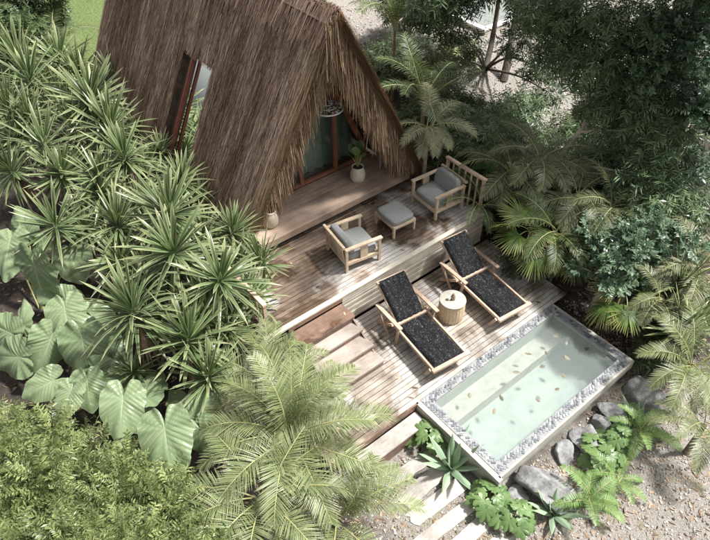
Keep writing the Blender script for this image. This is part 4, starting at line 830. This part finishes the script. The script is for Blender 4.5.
bT = at(-8, 40, 0.1); tree('dark_tree', 'dense dark tree shading the corner of the lawn', bT, [at(-5, 15, 0.9), at(0, -20, 2.0), at(5, -60, 3.2)], 0.15, 0.06, cl([(8, 12, 1.6, 30), (34, 8, 1.6, 22), (4, 42, 1.3, 24), (42, 34, 0.8, 16), (25, 30, 1.4, 22), (15, 30, 1.6, 24), (50, 15, 1.3, 16), (28, 50, 1.0, 16), (15, -20, 2.4, 36), (45, -15, 2.2, 24), (-15, 0, 1.8, 30)]), L_shrub, M_bark_dark, dens=230, L_=0.16, W_=0.035, limb_r=0.05)

# ------------------------------------------------------------------ palms right of the house and behind the loungers
palm('feather_palm', 424, 100, 2.2, PALMD, [(-150, 1, 1), (-120, 2, 1.1), (-95, 3, 0.9), (-60, 2, 1), (-20, 1, 1), (20, 2, 1), (70, 0, 1.1), (120, 1, 1), (165, 2, 1), (200, 0, 1.1), (-135, 5, 0.9), (45, 3, 1)], 0.85, 'dark feather palm crowding the right verge of the thatch roof', 'palm')
palm('feather_palm', 436, 78, 1.3, PALMD, ring(11, (0, 1, 2, 1, 5)), 0.75, 'dark feather palm with raised fronds in front of the far gravel yard', 'palm')
palm('feather_palm', 395, 30, 2.2, PALMD, ring(11, (0, 1, 2, 0, 5)), 1.1, 'dark feather palm behind the ridge of the thatch roof', 'palm')
palm('feather_palm', 428, 128, 2.3, PALMP, [(-129, 4, 0.8), (-150, 4, 0.85), (-100, 4, 0.8), (-128, 3, 0.9), (-60, 3, 1), (0, 2, 1), (150, 3, 0.9), (60, 1, 1), (-175, 3, 0.8)], 0.75, 'small palm with pale hanging fronds between the thatch and the far armchair', 'palm')
palm('feather_palm', 510, 172, 1.4, PALMX, [(-170, 3, 1), (150, 2, 1), (-140, 4, 0.9), (-110, 3, 1), (-75, 3, 1), (-40, 2, 1), (0, 3, 1), (40, 2, 1), (90, 1, 1), (120, 2, 1)], 0.85, 'dusty palm leaning over the railing behind the far armchair', 'palm')
palm('feather_palm', 578, 198, 1.4, PALMX, [(-129, 3, 1), (-150, 4, 0.9), (-105, 4, 1), (-170, 3, 0.9), (-70, 3, 1), (-30, 2, 1), (20, 2, 1), (90, 1, 0.9), (150, 3, 0.9)], 0.8, 'dusty palm with drooping fronds under the pale barked tree', 'palm')
palm('feather_palm', 480, 205, 1.0, PALMD, [(-150, 3, 0.8), (-120, 4, 0.8), (160, 2, 0.9), (100, 1, 1), (40, 2, 1), (-20, 2, 1), (-60, 3, 0.8)], 0.6, 'small dark palm pushing through the deck end railing', 'palm', base_off=(0.5, 0.2))
palm('feather_palm', 700, 270, 1.0, PALMP, ring(9, (2, 3, 1, 4)), 0.8, 'dusty palm in the shade behind the two right hand dracaenas', 'palm')
palm('feather_palm', 690, 365, 0.5, ARECA, [(-129, 3, 1), (-160, 3, 1), (-100, 3, 1), (170, 3, 0.9), (140, 2, 0.9), (90, 1, 0.9), (-60, 3, 1), (-20, 2, 1), (40, 1, 1), (-140, 4, 0.9), (160, 4, 0.8)], 0.75, 'yellow green palm arching over the boulders at the gravel edge', 'palm')
palm('feather_palm', 705, 425, 0.3, ARECA, [(140, 3, 1), (-129, 3, 1), (-160, 4, 1), (175, 2, 0.9), (-90, 3, 1), (120, 2, 0.9), (60, 1, 1)], 0.6, 'yellow green palm at the end of the gravel bed', 'palm')
def fanpalm(px, py, z, dirs, sc, label):
    P = at(px, py, z); B = (P[0]+0.1, P[1]+0.1, float(gz(P[0], P[1]))-0.03); t = thing('fan_palm', label, 'palm', B, 0, 'fan palms beside the decks')
    stem_tube('trunk', [B, ((B[0]+P[0])/2, (B[1]+P[1])/2, (B[2]+P[2])/2), tuple(P)], 0.09, 0.06, M_stem, t)
    for i, (az, el, k) in enumerate(dirs):
        obj('fan_leaf', FAN[i % 3], t, M=Matrix.Translation(Vector(P)) @ Matrix.Rotation(R_(az), 4, 'Z') @ Matrix.Rotation(-R_(el), 4, 'Y') @ Matrix.Rotation(0.25*rng.normal(), 4, 'X') @ Matrix.Scale(sc*k, 4))
fanpalm(532, 232, 1.0, [(165, -5, 1.1), (-129, -25, 1.15), (-95, -20, 1.0), (-160, -12, 1.0), (-60, 0, 1), (-20, 20, 1), (40, 30, 1), (100, 35, 1), (140, 15, 0.9), (-120, 20, 0.9)], 0.78, 'fan palm with yellow tipped leaves reaching over the far lounger')
fanpalm(625, 292, 0.8, [(-165, -25, 1.1), (175, -22, 1.05), (-140, -10, 0.9), (-60, 10, 0.9), (0, 20, 1), (70, 30, 0.9), (120, 10, 0.9)], 0.78, 'fan palm with long green leaves pointing at the pool corner')
fanpalm(560, 245, 0.8, [(-129, -30, 1.0), (-165, -15, 0.9), (-100, -25, 1.0), (-60, 0, 0.9), (30, 25, 1), (110, 25, 1)], 0.7, 'low fan palm between the far lounger and the leaning trunk')
palm('feather_palm', 538, 160, 1.7, PALMX, [(-170, 3, 1), (150, 2, 1), (-140, 3, 1), (-110, 3, 1), (-75, 3, 1), (-40, 2, 1), (10, 3, 1), (60, 2, 1), (105, 1, 1)], 0.85, 'olive feather palm arching in front of the crooked pale trunk', 'palm')
palm('feather_palm', 612, 205, 1.5, PALMX, [(-170, 3, 1), (150, 2, 1), (-140, 4, 1), (-105, 3, 1), (-70, 3, 1), (-35, 2, 1), (20, 3, 1), (90, 1, 1)], 0.8, 'olive feather palm above the bluish leaf clusters', 'palm')
palm('feather_palm', 555, 232, 1.1, PALMD, [(-170, 3, 1), (150, 2, 1), (-140, 4, 0.9), (-105, 3, 0.9), (-60, 3, 1), (-20, 2, 1), (40, 2, 1), (100, 1, 1)], 0.65, 'small dark feather palm between the fan palms', 'palm')
palm('feather_palm', 660, 300, 0.9, PALMX, [(160, 3, 0.9), (-170, 4, 0.9), (-140, 3, 0.9), (-100, 3, 1), (-50, 3, 1), (30, 2, 1), (90, 1, 1)], 0.6, 'small olive palm left of the pair of dark dracaenas', 'palm')
# broad banana leaves
ban = MB()
def banana(px, py, z, azs, label):
    P = at(px, py, z); B = (P[0], P[1], float(gz(P[0], P[1]))-0.03); t = thing('banana_plant', label, 'banana plant', B)
    stem_tube('stem', [B, (P[0]+0.03, P[1], (B[2]+P[2])/2), tuple(P)], 0.06, 0.035, L_rach, t)
    for az, el, L_ in azs:
        mb = MB(); d = np.array([[math.cos(R_(az))*math.cos(R_(el)), math.sin(R_(az))*math.cos(R_(el)), math.sin(R_(el))]])
        blades(mb, [P], d, [[-math.sin(R_(az)), math.cos(R_(az)), 0]], L_, 0.3, 0.45, rows=12, k=7, fold=0.25, prof='leaf'); obj('leaf', mb.mesh('banana_leaf', L_banana), t)
banana(540, 212, 1.0, [(-39, 25, 0.85), (-100, 30, 0.7), (60, 50, 0.8), (150, 45, 0.7)], 'broad leaved bright green plant under the pale barked tree')
banana(497, 160, 0.9, [(170, 25, 0.8), (-160, 30, 0.7), (100, 50, 0.8), (0, 40, 0.7)], 'broad leaved bright green plant behind the deck end railing')
shrub(457, 50, 0.6, 14, 'bright green leafy plant at the edge of the far gravel yard', leaf=L_areca, L_=0.2, W_=0.07, nclump=3, dens=260)

# ------------------------------------------------------------------ dracaena thickets
G1 = 'dracaenas beside the thatch roof'; LB1 = 'spiky dracaena in the thicket beside the thatch roof'
for a in [(30, 81, 1.7, 33, 'dracaena with long pale leaves below the dark tree by the lawn'), (60, 62, 1.6, 28), (90, 101, 1.8, 34), (112, 78, 1.6, 24, 'dracaena between the lawn and the lower back corner of the thatch'), (110, 130, 1.8, 32), (44, 145, 1.6, 32), (8, 112, 1.4, 30), (125, 158, 1.9, 30), (99, 178, 1.7, 26), (160, 152, 1.3, 22, 'small dracaena growing against the side window of the hut'), (12, 172, 1.3, 28), (75, 128, 1.5, 26), (20, 60, 1.2, 30), (140, 108, 1.0, 22), (62, 175, 1.2, 26), (80, 75, 1.3, 26), (30, 120, 1.2, 26), (65, 105, 1.1, 28), (85, 155, 1.0, 28), (140, 135, 1.0, 24), (15, 140, 0.9, 26), (100, 115, 0.9, 26), (145, 175, 1.0, 24), (40, 95, 1.0, 26), (120, 100, 1.1, 22)]: dracaena(*a[:4], a[4] if len(a) > 4 else LB1, G1)
G2 = 'dracaenas at the upper deck end'; LB2 = 'spiky dracaena crowding the left end of the upper deck'
for a in [(174, 254, 1.9, 44), (169, 214, 1.9, 36), (220, 282, 1.8, 44), (233, 233, 1.5, 28, 'dracaena at the front left foot of the thatch roof'), (262, 262, 1.3, 28, 'dracaena whose leaves reach over the upper deck boards by the porch'), (240, 262, 1.2, 28), (205, 238, 1.2, 28), (189, 340, 1.5, 40, 'dracaena above the small heart leaves, beside the yellow green palm'), (181, 182, 1.5, 26, 'dracaena just below the side window of the thatch roof'), (204, 318, 1.2, 36), (228, 330, 1.0, 36), (150, 285, 1.2, 36), (250, 300, 1.0, 30, 'dracaena leaning through the left deck railing above the steps'), (195, 290, 1.0, 32), (150, 235, 1.0, 30), (215, 262, 0.9, 30), (235, 310, 0.7, 30), (165, 315, 0.8, 32), (200, 205, 1.0, 24), (178, 285, 0.8, 30)]: dracaena(*a[:4], a[4] if len(a) > 4 else LB2, G2)
G3 = 'dracaenas above the elephant ears'; LB3 = 'spiky dracaena rising among the pale elephant ear leaves'
for a in [(134, 313, 1.7, 48, 'largest dracaena, its leaves fanned over the round pale elephant ears'), (118, 226, 1.7, 34), (56, 226, 1.5, 30, 'dracaena over bare dark soil next to the huge upright heart leaf'), (101, 195, 1.5, 28), (120, 262, 1.3, 34), (208, 378, 1.2, 33, 'lowest dracaena, between the palest elephant ears and the areca palm'), (135, 372, 0.8, 24), (85, 230, 1.0, 26), (140, 205, 1.1, 28), (95, 215, 0.8, 26)]: dracaena(*a[:4], a[4] if len(a) > 4 else LB3, G3)
dracaena(678, 287, 0.9, 36, 'spiky dark dracaena right of the pool, taller of the pair', 'dracaenas right of the pool')
dracaena(682, 330, 0.6, 38, 'spiky dark dracaena right of the pool, lower of the pair', 'dracaenas right of the pool')

# ------------------------------------------------------------------ elephant ears
def elephant(label, base, leaves):
    B = atg(*base); B[2] -= 0.02; t = thing('elephant_ear', label, 'elephant ear', B, 0, 'elephant ear plants')
    for k, (x, y, z, r, ang) in enumerate(leaves):
        P = at(x, y, z); size = px2m(P, r)*1.2*rng.uniform(0.92, 1.08); M, n, td = face_matrix(P, size, R_(ang), 0.55, 0.24)
        M.translation = Vector(P-td*size*0.22); o = obj('leaf', TARO[(k+len(label)) % 5], t, M=M); A = np.array(M.translation)
        stem_tube('leaf_stalk', [B+0.03*rng.normal(size=3)*np.array([1, 1, 0]), (B*0.35+A*0.65)+np.array([0, 0, -0.08]), A-n*0.12, A], 0.02, 0.01, L_rach, t, 10, 6)
elephant('elephant ear with one huge upright heart leaf above dark soil', (42, 310), [(37, 277, 1.0, 42, -100), (8, 250, 1.0, 30, -80), (22, 228, 0.9, 26, 120), (72, 258, 0.8, 32, -60), (28, 245, 0.6, 26, 150)])
elephant('elephant ear with a cluster of round pale leaves beneath the dracaenas', (75, 350), [(66, 316, 1.0, 34, -70), (84, 350, 0.9, 38, -80), (48, 346, 0.8, 30, -110), (98, 322, 0.7, 30, -40), (60, 300, 0.6, 24, 160), (110, 345, 0.6, 26, -30)])
elephant('elephant ear with low spreading leaves over bare brown soil', (20, 375), [(12, 357, 0.6, 32, 180), (45, 385, 0.7, 26, -150), (4, 330, 0.5, 26, 160), (22, 320, 0.4, 22, 100)])
elephant('elephant ear with small heart leaves at the edge of the feathery bush', (85, 400), [(68, 398, 0.8, 24, -100), (88, 388, 0.8, 26, -80), (104, 372, 0.7, 22, -20), (122, 408, 1.1, 34, -90)])
elephant('elephant ear with the palest broad leaves above the feathery bush', (160, 420), [(166, 440, 1.2, 40, -75), (146, 388, 1.0, 32, 95), (195, 412, 1.0, 28, 40), (205, 437, 0.9, 28, -60), (140, 415, 0.7, 26, -60), (182, 408, 0.6, 24, 130), (118, 385, 0.6, 24, -120)])

# ------------------------------------------------------------------ areca palms in the middle foreground
palm('areca_palm', 268, 385, 1.0, ARECA, [(50, 1, 0.8), (20, 2, 0.75), (80, 2, 0.85), (-10, 2, 0.85), (-45, 3, 1), (120, 3, 1), (150, 3, 1), (-129, 5, 0.8), (0, 0, 0.8), (60, 0, 0.9), (-80, 3, 1), (180, 3, 0.9), (-150, 3, 0.9)], 0.85, 'yellow green areca palm at the foot of the wooden steps', 'palm', stem_r=0.04)
palm('areca_palm', 292, 440, 1.1, ARECA, [(45, 1, 1), (10, 2, 1.05), (-25, 2, 1.1), (-55, 3, 1.05), (80, 1, 1), (110, 2, 1), (140, 3, 1), (165, 3, 1), (-100, 3, 1), (-130, 3, 1), (-170, 3, 1), (50, 0, 0.9), (-10, 0, 1), (-40, 1, 1), (100, 0, 1)], 0.95, 'large yellow green areca palm with a brushlike centre frond', 'palm', stem_r=0.045)
palm('areca_palm', 336, 520, 0.7, ARECA, [(50, 1, 1), (0, 2, 1), (-39, 2, 1), (-80, 3, 1), (95, 2, 1), (140, 2, 1), (170, 3, 1), (-129, 3, 1), (20, 0, 1), (-20, 1, 1), (-160, 3, 1), (120, 1, 1)], 0.8, 'yellow green areca palm beside the sleeper path', 'palm', stem_r=0.04)
palm('areca_palm', 262, 500, 0.9, ARECA, [(50, 2, 1), (0, 2, 1), (-39, 2, 1), (-80, 3, 1), (95, 2, 1), (140, 3, 1), (170, 3, 1), (-129, 3, 1), (20, 1, 1), (-160, 3, 1)], 0.85, 'yellow green areca palm beside the feathery bush', 'palm', stem_r=0.04)
palm('areca_palm', 305, 398, 0.5, ARECA, [(20, 2, 1), (-20, 3, 1), (60, 2, 1), (-60, 3, 1), (100, 2, 1), (0, 1, 1), (-100, 3, 1), (150, 3, 1)], 0.55, 'young areca palm leaning over the lower steps', 'palm', stem_r=0.035)

# ------------------------------------------------------------------ feathery bush, lower left
bush = thing('feathery_bush', 'big light green bush of fine feathery sprays below the elephant ears', 'bush', (-4.9, 1.2, float(gz(-4.9, 1.2))))
mb = MB(); bc = []
def btop(x): return np.interp(x, [-40, 0, 60, 120, 165, 200, 225], [405, 410, 418, 436, 470, 500, 535])
for k in range(95):
    x = rng.uniform(-30, 222); y_ = btop(x)+10+(610-btop(x))*rng.random(); r = rng.uniform(15, 27); z = 0.75+0.55*sm(0, 120, y_-btop(x))+0.22*rng.normal()
    P = at(x, y_, float(z)); r_ = px2m(P, r); bc.append((P, r_)); sprays(mb, P, r_, int(260*(r_/0.6)**2)+12, 18, 0.3, 0.08, 0.022, 0.0, 0.8, 1.2, spread=0.75, upbias=0.35)
obj('crown', mb.mesh('bushcrown', L_bush), bush)
bb = np.array([-4.9, 1.2, float(gz(-4.9, 1.2))-0.03])
for P, r_ in bc[::4]: stem_tube('branch', [bb+np.array([0.1*rng.normal(), 0.1*rng.normal(), 0]), (bb+P)/2+np.array([0, 0, 0.1]), tuple(P)], 0.03, 0.008, M_bark_dark, bush, 8, 5)

# ------------------------------------------------------------------ boulders and small plants round the pool
ICO = None
def boulder(px, py, rpx, label, flat=0.7, sq=0.0):
    P = atg(px, py); r_ = px2m(P, rpx); bm = bmesh.new(); bmesh.ops.create_icosphere(bm, subdivisions=4, radius=1); sd_ = rng.random()*50
    pl = [(nrm(rng.normal(size=3)), rng.uniform(0.45, 0.85)) for _ in range(16)]
    for v in bm.verts:
        c = np.array(v.co)
        for n_, d_ in pl:
            q = c @ n_
            if q > d_: c = c-n_*(q-d_)*0.97
        c = c*(1.12+0.2*mnoise.noise(tuple(c*1.4+sd_))+0.09*mnoise.noise(tuple(c*4+sd_))+0.05*mnoise.noise(tuple(c*11+sd_))); v.co = c*np.array([1.15, 0.9, flat])*r_
    if -0.2 < P[0] < 3.9: P[1] = min(P[1], -PD-0.08-1.12*r_)
    P[2] = float(gz(P[0], P[1])); me = bpy.data.meshes.new('boulder'); bm.to_mesh(me); bm.free(); me.materials.append(M_rock)
    for p in me.polygons: p.use_smooth = True
    o = obj('boulder', me, loc=(P[0], P[1], P[2]+flat*r_*0.36), rot=Matrix.Rotation(rng.random()*6.28, 3, 'Z').to_quaternion())
    tag(o, label, 'boulder', 'boulders along the pool')
for a in [(531, 478, 29, 'largest grey boulder, standing under the pool front edge'), (511, 492, 12, 'small grey boulder half hidden beside the largest boulder'), (562, 452, 13, 'small grey boulder next to the largest boulder by the pool'), (580, 440, 17, 'flat topped grey boulder in the middle of the row along the pool'),
          (604, 428, 13, 'small rounded boulder above the lobed leaf plants'), (607, 408, 14, 'small boulder against the pool front near its far corner'), (634, 394, 19, 'broad grey boulder at the pool far corner below the palm'), (590, 455, 12, 'low dark boulder behind the fern like cycad'), (622, 412, 10, 'smallest boulder wedged below the broad corner boulder')]: boulder(a[0], a[1], a[2], a[3])
def agave(px, py, rpx, label):
    P = atg(px, py); r_ = px2m(P, rpx); t = thing('agave', label, 'agave', P, 0, 'agaves around the pool'); n = 17
    for i in range(n):
        q = (i+0.5)/n; az = i*2.39996; el = R_(82-74*q)+0.1*rng.normal(); mb = MB(); d = np.array([[math.cos(az)*math.cos(el), math.sin(az)*math.cos(el), math.sin(el)]])
        blades(mb, [P+np.array([0.015*math.cos(az), 0.015*math.sin(az), 0.04])], d, [[-math.sin(az), math.cos(az), 0]], r_*(0.85+0.3*math.sin(q*3))*rng.uniform(0.9, 1.1), r_*0.24, 0.22*q, rows=9, k=5, fold=0.5, prof='agave'); obj('leaf', mb.mesh('agave_leaf', L_agave), t)
agave(451, 468, 40, 'pale grey green agave between the sleeper path and the pool plank')
agave(553, 514, 32, 'pale grey green agave in front of the largest boulder')
agave(634, 425, 28, 'pale grey green agave below the corner boulder among cycads')
def philo(px, py, rpx, n, label, lp=13):
    P = atg(px, py); r_ = px2m(P, rpx); t = thing('philodendron', label, 'philodendron', P, 0, 'lobed leaf plants round the pool')
    for i in range(n):
        a = i*2.4; rad = r_*math.sqrt((i+0.5)/n); A = np.array([P[0]+rad*math.cos(a), P[1]+rad*math.sin(a), P[2]+0.22+0.16*(1-rad/r_)+0.04*rng.normal()])
        n_ = nrm(np.array([0.55*math.cos(a)*rad/r_, 0.55*math.sin(a)*rad/r_, 1])+0.2*rng.normal(size=3)); td = np.array([math.cos(a), math.sin(a), -0.3]); td = nrm(td-n_*(td @ n_)); b_ = np.cross(n_, td); s_ = px2m(P, lp)*rng.uniform(0.75, 1.2)
        M = Matrix(((td[0]*s_, b_[0]*s_, n_[0]*s_, A[0]), (td[1]*s_, b_[1]*s_, n_[1]*s_, A[1]), (td[2]*s_, b_[2]*s_, n_[2]*s_, A[2]), (0, 0, 0, 1)))
        o = obj('leaf', PHIL[i % 2], t, M=M); mb = MB(); tube(mb, spline([P+np.array([0, 0, -0.02]), (P+A)/2+np.array([0, 0, 0.05]), A], 7), 0.006, 5); obj('stalk', mb.mesh('stalk', L_rach), t)
philo(428, 440, 18, 12, 'bright lobed leaf plant beside the low step', 11)
philo(487, 502, 18, 13, 'bright lobed leaf plant under the front corner of the pool', 11)
philo(512, 521, 18, 12, 'bright lobed leaf plant left of the front agave', 11)
philo(598, 462, 20, 14, 'bright lobed leaf plant between the boulders and the gravel', 11)
philo(615, 445, 14, 9, 'small bright lobed leaf plant below the smallest boulder', 10)
palm('cycad', 588, 500, -0.32, CYCAD, ring(11, (2, 3, 4, 1)), 0.85, 'cycad with stiff comb like fronds beside the front agave', 'cycad', stem_r=0.04)
palm('cycad', 640, 432, -0.25, CYCAD, ring(11, (2, 3, 4, 1)), 0.85, 'cycad with stiff comb like fronds spilling onto the gravel', 'cycad', stem_r=0.04)
palm('cycad', 618, 478, -0.35, CYCAD, ring(8, (3, 4, 2)), 0.7, 'small cycad at the gravel edge in front of the boulders', 'cycad', stem_r=0.03)

# potted plants on the porch
pp = thing('potted_plant', 'cream pot with broad leaved green plant beside the glass door', 'potted plant', (2.32, 4.55, ZP)); pot(2.32, 4.55, 0.17, 0.36, pp)
for i, (az, el, L_) in enumerate(((-150, 82, 0.5), (-60, 72, 0.42), (30, 78, 0.5), (110, 74, 0.45), (170, 66, 0.4), (-100, 70, 0.42))):
    mb = MB(); d = np.array([[math.cos(R_(az))*math.cos(R_(el)), math.sin(R_(az))*math.cos(R_(el)), math.sin(R_(el))]]); b0 = np.array([2.32, 4.55, ZP+0.34]); b1 = b0+d[0]*0.3
    tube(mb, [b0, (b0+b1)/2, b1], 0.009, 5, mi=1); blades(mb, [b1], d-np.array([0, 0, 0.2]), [[-math.sin(R_(az)), math.cos(R_(az)), 0]], L_*0.8, 0.2, 0.3, rows=8, k=5, fold=0.2, prof='leaf'); obj('leaf', mb.mesh('pot_leaf', [L_phil, L_rach]), pp)
p2 = thing('potted_plant', 'tall cream pot at the left foot of the thatch fringe', 'potted plant', (0.0, 4.45, ZP)); pot(0.0, 4.45, 0.16, 0.38, p2)
mb = MB(); n = 60; az = rng.random(n)*6.28; d = np.stack([0.35*np.cos(az), 0.35*np.sin(az), np.ones(n)], 1); blades(mb, np.tile([0.0, 4.45, ZP+0.33], (n, 1)), d, np.stack([-np.sin(az), np.cos(az), 0*az], 1), 0.5*rng.uniform(0.5, 1.1, n), 0.014, 0.3, rows=5, k=2, fold=0); obj('dry_grass', mb.mesh('dg', M_dry), p2)

# ------------------------------------------------------------------ far things: second pool, lawn, dark palms
fp = at(485, 30, 0.45); far = thing('far_pool', 'white rimmed pool corner in the gravel yard beyond the trees', 'pool', (fp[0], fp[1], 0.2))
ex, ey = 4.5, 5.0
for nm, c, s_, m_ in (('rim', (fp[0]+ex/2, fp[1]+0.1, 0.42), (ex, 0.2, 0.06), M_white), ('rim', (fp[0]+0.1, fp[1]+0.2+ey/2, 0.42), (0.2, ey, 0.06), M_white), ('wall', (fp[0]+ex/2, fp[1]+0.1, 0.2), (ex-0.06, 0.16, 0.38), M_concrete), ('wall', (fp[0]+0.1, fp[1]+0.2+ey/2, 0.2), (0.16, ey, 0.38), M_concrete), ('basin', (fp[0]+0.2+ex/2, fp[1]+0.2+ey/2, 0.15), (ex-0.2, ey-0.1, 0.1), M_poolwall)):
    mb = MB(); mb.box(c, s_); obj(nm, mb.mesh(nm, m_, False), far)
me = bpy.data.meshes.new('farwater'); me.from_pydata([(fp[0]+0.2, fp[1]+0.2, 0.36), (fp[0]+ex, fp[1]+0.2, 0.36), (fp[0]+ex, fp[1]+ey, 0.36), (fp[0]+0.2, fp[1]+ey, 0.36)], [], [[0, 1, 2, 3]]); me.materials.append(M_water); obj('water', me, far)
palm('feather_palm', 22, 44, 0.8, PALMD, ring(11, (1, 2, 3)), 0.9, 'dark feather palm in shade beside the lawn', 'palm')
palm('feather_palm', -5, 20, 1.4, PALMD, ring(11, (1, 2, 5)), 1.0, 'dark feather palm at the lawn corner, taller and deeper in shade', 'palm')
palm('feather_palm', 55, 48, 0.9, PALMD, ring(10, (2, 3, 1)), 0.9, 'low dark feather palm between lawn and dracaenas', 'palm')
palm('feather_palm', 35, -8, 1.8, PALMD, ring(12, (0, 1, 2, 5)), 1.3, 'dark feather palm behind the lawn edge', 'palm')
# grass blades on the lawn
mb = MB(); n = 26000; x = rng.uniform(-1.5, 4, n); y_ = rng.uniform(13.6, 24, n); az = rng.random(n)*6.28
blades(mb, np.stack([x, y_, gz(x, y_)-0.01], 1), np.stack([0.5*np.cos(az), 0.5*np.sin(az), np.ones(n)], 1), np.stack([-np.sin(az), np.cos(az), 0*az], 1), 0.1*rng.uniform(0.6, 1.3, n), 0.022, 0.3, rows=2, k=2, fold=0)
tag(obj('lawn_grass', mb.mesh('grass', L_grass, False)), 'short bright green lawn grass beyond the thatch roof', 'grass', kind='stuff')
bL = at(85, -10, 0.15); tree('lawn_shrub', 'dark rounded shrub at the far edge of the lawn', bL, [bL+np.array([0, 0, 0.5])], 0.06, 0.03, [(bL+np.array([0.0, 0.0, 0.9]), 0.7), (bL+np.array([0.7, -0.3, 0.7]), 0.5)], L_tree, M_bark_dark, cat='shrub', dens=160)

# ------------------------------------------------------------------ gravel, leaf litter
V8, F8 = None, None
bm = bmesh.new(); bmesh.ops.create_icosphere(bm, subdivisions=1, radius=1); bm.verts.ensure_lookup_table(); V8 = np.array([v.co[:] for v in bm.verts]); F8 = np.array([[v.index for v in f.verts] for f in bm.faces]); bm.free()
def pebbles(n, area, smin, smax, name, label, cat, cond=None):
    x = rng.uniform(area[0], area[1], n); y_ = rng.uniform(area[2], area[3], n)
    k = np.ones(n, bool) if cond is None else cond(x, y_)
    k &= ~((x > -0.12) & (x < 3.65) & (y_ > -1.88) & (y_ < 2.3)); k &= ~((x > -2) & (x < 4.1) & (y_ > -0.35)); x, y_ = x[k], y_[k]; n = len(x)
    s_ = smin+(smax-smin)*rng.random(n)**2.5; V = V8[None]*(s_[:, None]*rng.uniform(0.6, 1.2, (n, 3)))[:, None, :]
    a = rng.random(n)*6.28; ca, sa = np.cos(a)[:, None], np.sin(a)[:, None]; V = np.stack([V[..., 0]*ca-V[..., 1]*sa, V[..., 0]*sa+V[..., 1]*ca, V[..., 2]*0.7], -1)
    V = V+np.stack([x, y_, gz(x, y_)+0.2*s_], -1)[:, None]; C = np.zeros((n, len(V8), 3)); C[..., 0] = np.clip(rng.normal(0.55, 0.25, n), 0, 1)[:, None]
    F = (F8[None]+np.arange(n)[:, None, None]*len(V8)).reshape(-1, 3)
    tag(obj(name, make_mesh(name, V.reshape(-1, 3), F, M_gravel, C.reshape(-1, 3), smooth=True)), label, cat, kind='stuff')
pebbles(24000, (-2.4, 5.5, -5.5, 0.0), 0.006, 0.027, 'gravel', 'beige and grey gravel scattered in front of the pool', 'gravel')
pebbles(7000, (7.8, 15, 3.0, 14), 0.015, 0.05, 'gravel', 'pinkish gravel of the yard beyond the trees', 'gravel')
mb = MB(); n = 5200; x = np.concatenate([rng.uniform(-2.2, 5.8, 2200), rng.uniform(3.7, 8.0, 1800), rng.uniform(-7, -2.2, 1200)]); y_ = np.concatenate([rng.uniform(-5.5, -0.4, 2200), rng.uniform(-2.5, 4, 1800), rng.uniform(0, 9, 1200)])
k = ~((x > -0.12) & (x < 3.68) & (y_ > -1.9) & (y_ < 2.3)); k &= ~((x > -2) & (x < 4.15) & (y_ > -0.35) & (y_ < 5.2)); x, y_ = x[k], y_[k]; n = len(x); az = rng.random(n)*6.28
blades(mb, np.stack([x, y_, gz(x, y_)+0.012], 1), np.stack([np.cos(az), np.sin(az), 0.15*rng.random(n)], 1), np.stack([-np.sin(az), np.cos(az), 0.5*rng.normal(size=n)], 1), rng.uniform(0.05, 0.13, n), rng.uniform(0.02, 0.05, n), 0.05, rows=4, k=3, fold=0.3, prof='leaf')
tag(obj('leaf_litter', mb.mesh('litter', M_dry)), 'dry brown fallen leaves on the gravel and soil', 'leaf litter', kind='stuff')
# loose leaves on the water and the decks
for i, (x, y_) in enumerate([(553, 335), (566, 345), (548, 355), (545, 366), (585, 350), (570, 360), (603, 358), (562, 373), (525, 353), (520, 372), (555, 390), (500, 395), (540, 402), (495, 408), (470, 398)]):
    P = at(x, y_, -0.064); mb = MB(); az = rng.random()*6.28
    blades(mb, [P], [[math.cos(az), math.sin(az), 0.02]], [[-math.sin(az), math.cos(az), 0.0]], rng.uniform(0.09, 0.14), rng.uniform(0.05, 0.075), -0.05, rows=6, k=5, fold=0.25, prof='leaf')
    tag(obj('fallen_leaf', mb.mesh('floatleaf', M_dry2)), 'small fallen leaf floating on the pool water', 'leaf', 'leaves floating in the pool')
for i, (x, y_, z) in enumerate([(316, 288, HU), (290, 262, HU), (405, 250, HU), (432, 345, 0), (418, 388, 0), (400, 352, 0), (408, 397, 0), (395, 378, 0), (534, 300, 0), (520, 296, 0), (345, 315, 0.61), (541, 303, 0)]):
    P = at(x, y_, z+0.008); mb = MB(); az = rng.random()*6.28
    blades(mb, [P], [[math.cos(az), math.sin(az), 0.02]], [[-math.sin(az), math.cos(az), 0.0]], rng.uniform(0.07, 0.11), rng.uniform(0.035, 0.05), -0.03, rows=6, k=5, fold=0.3, prof='leaf')
    tag(obj('fallen_leaf', mb.mesh('deckleaf', M_dry)), 'small dry brown leaf fallen on the deck boards', 'leaf', 'dry leaves on the decks')
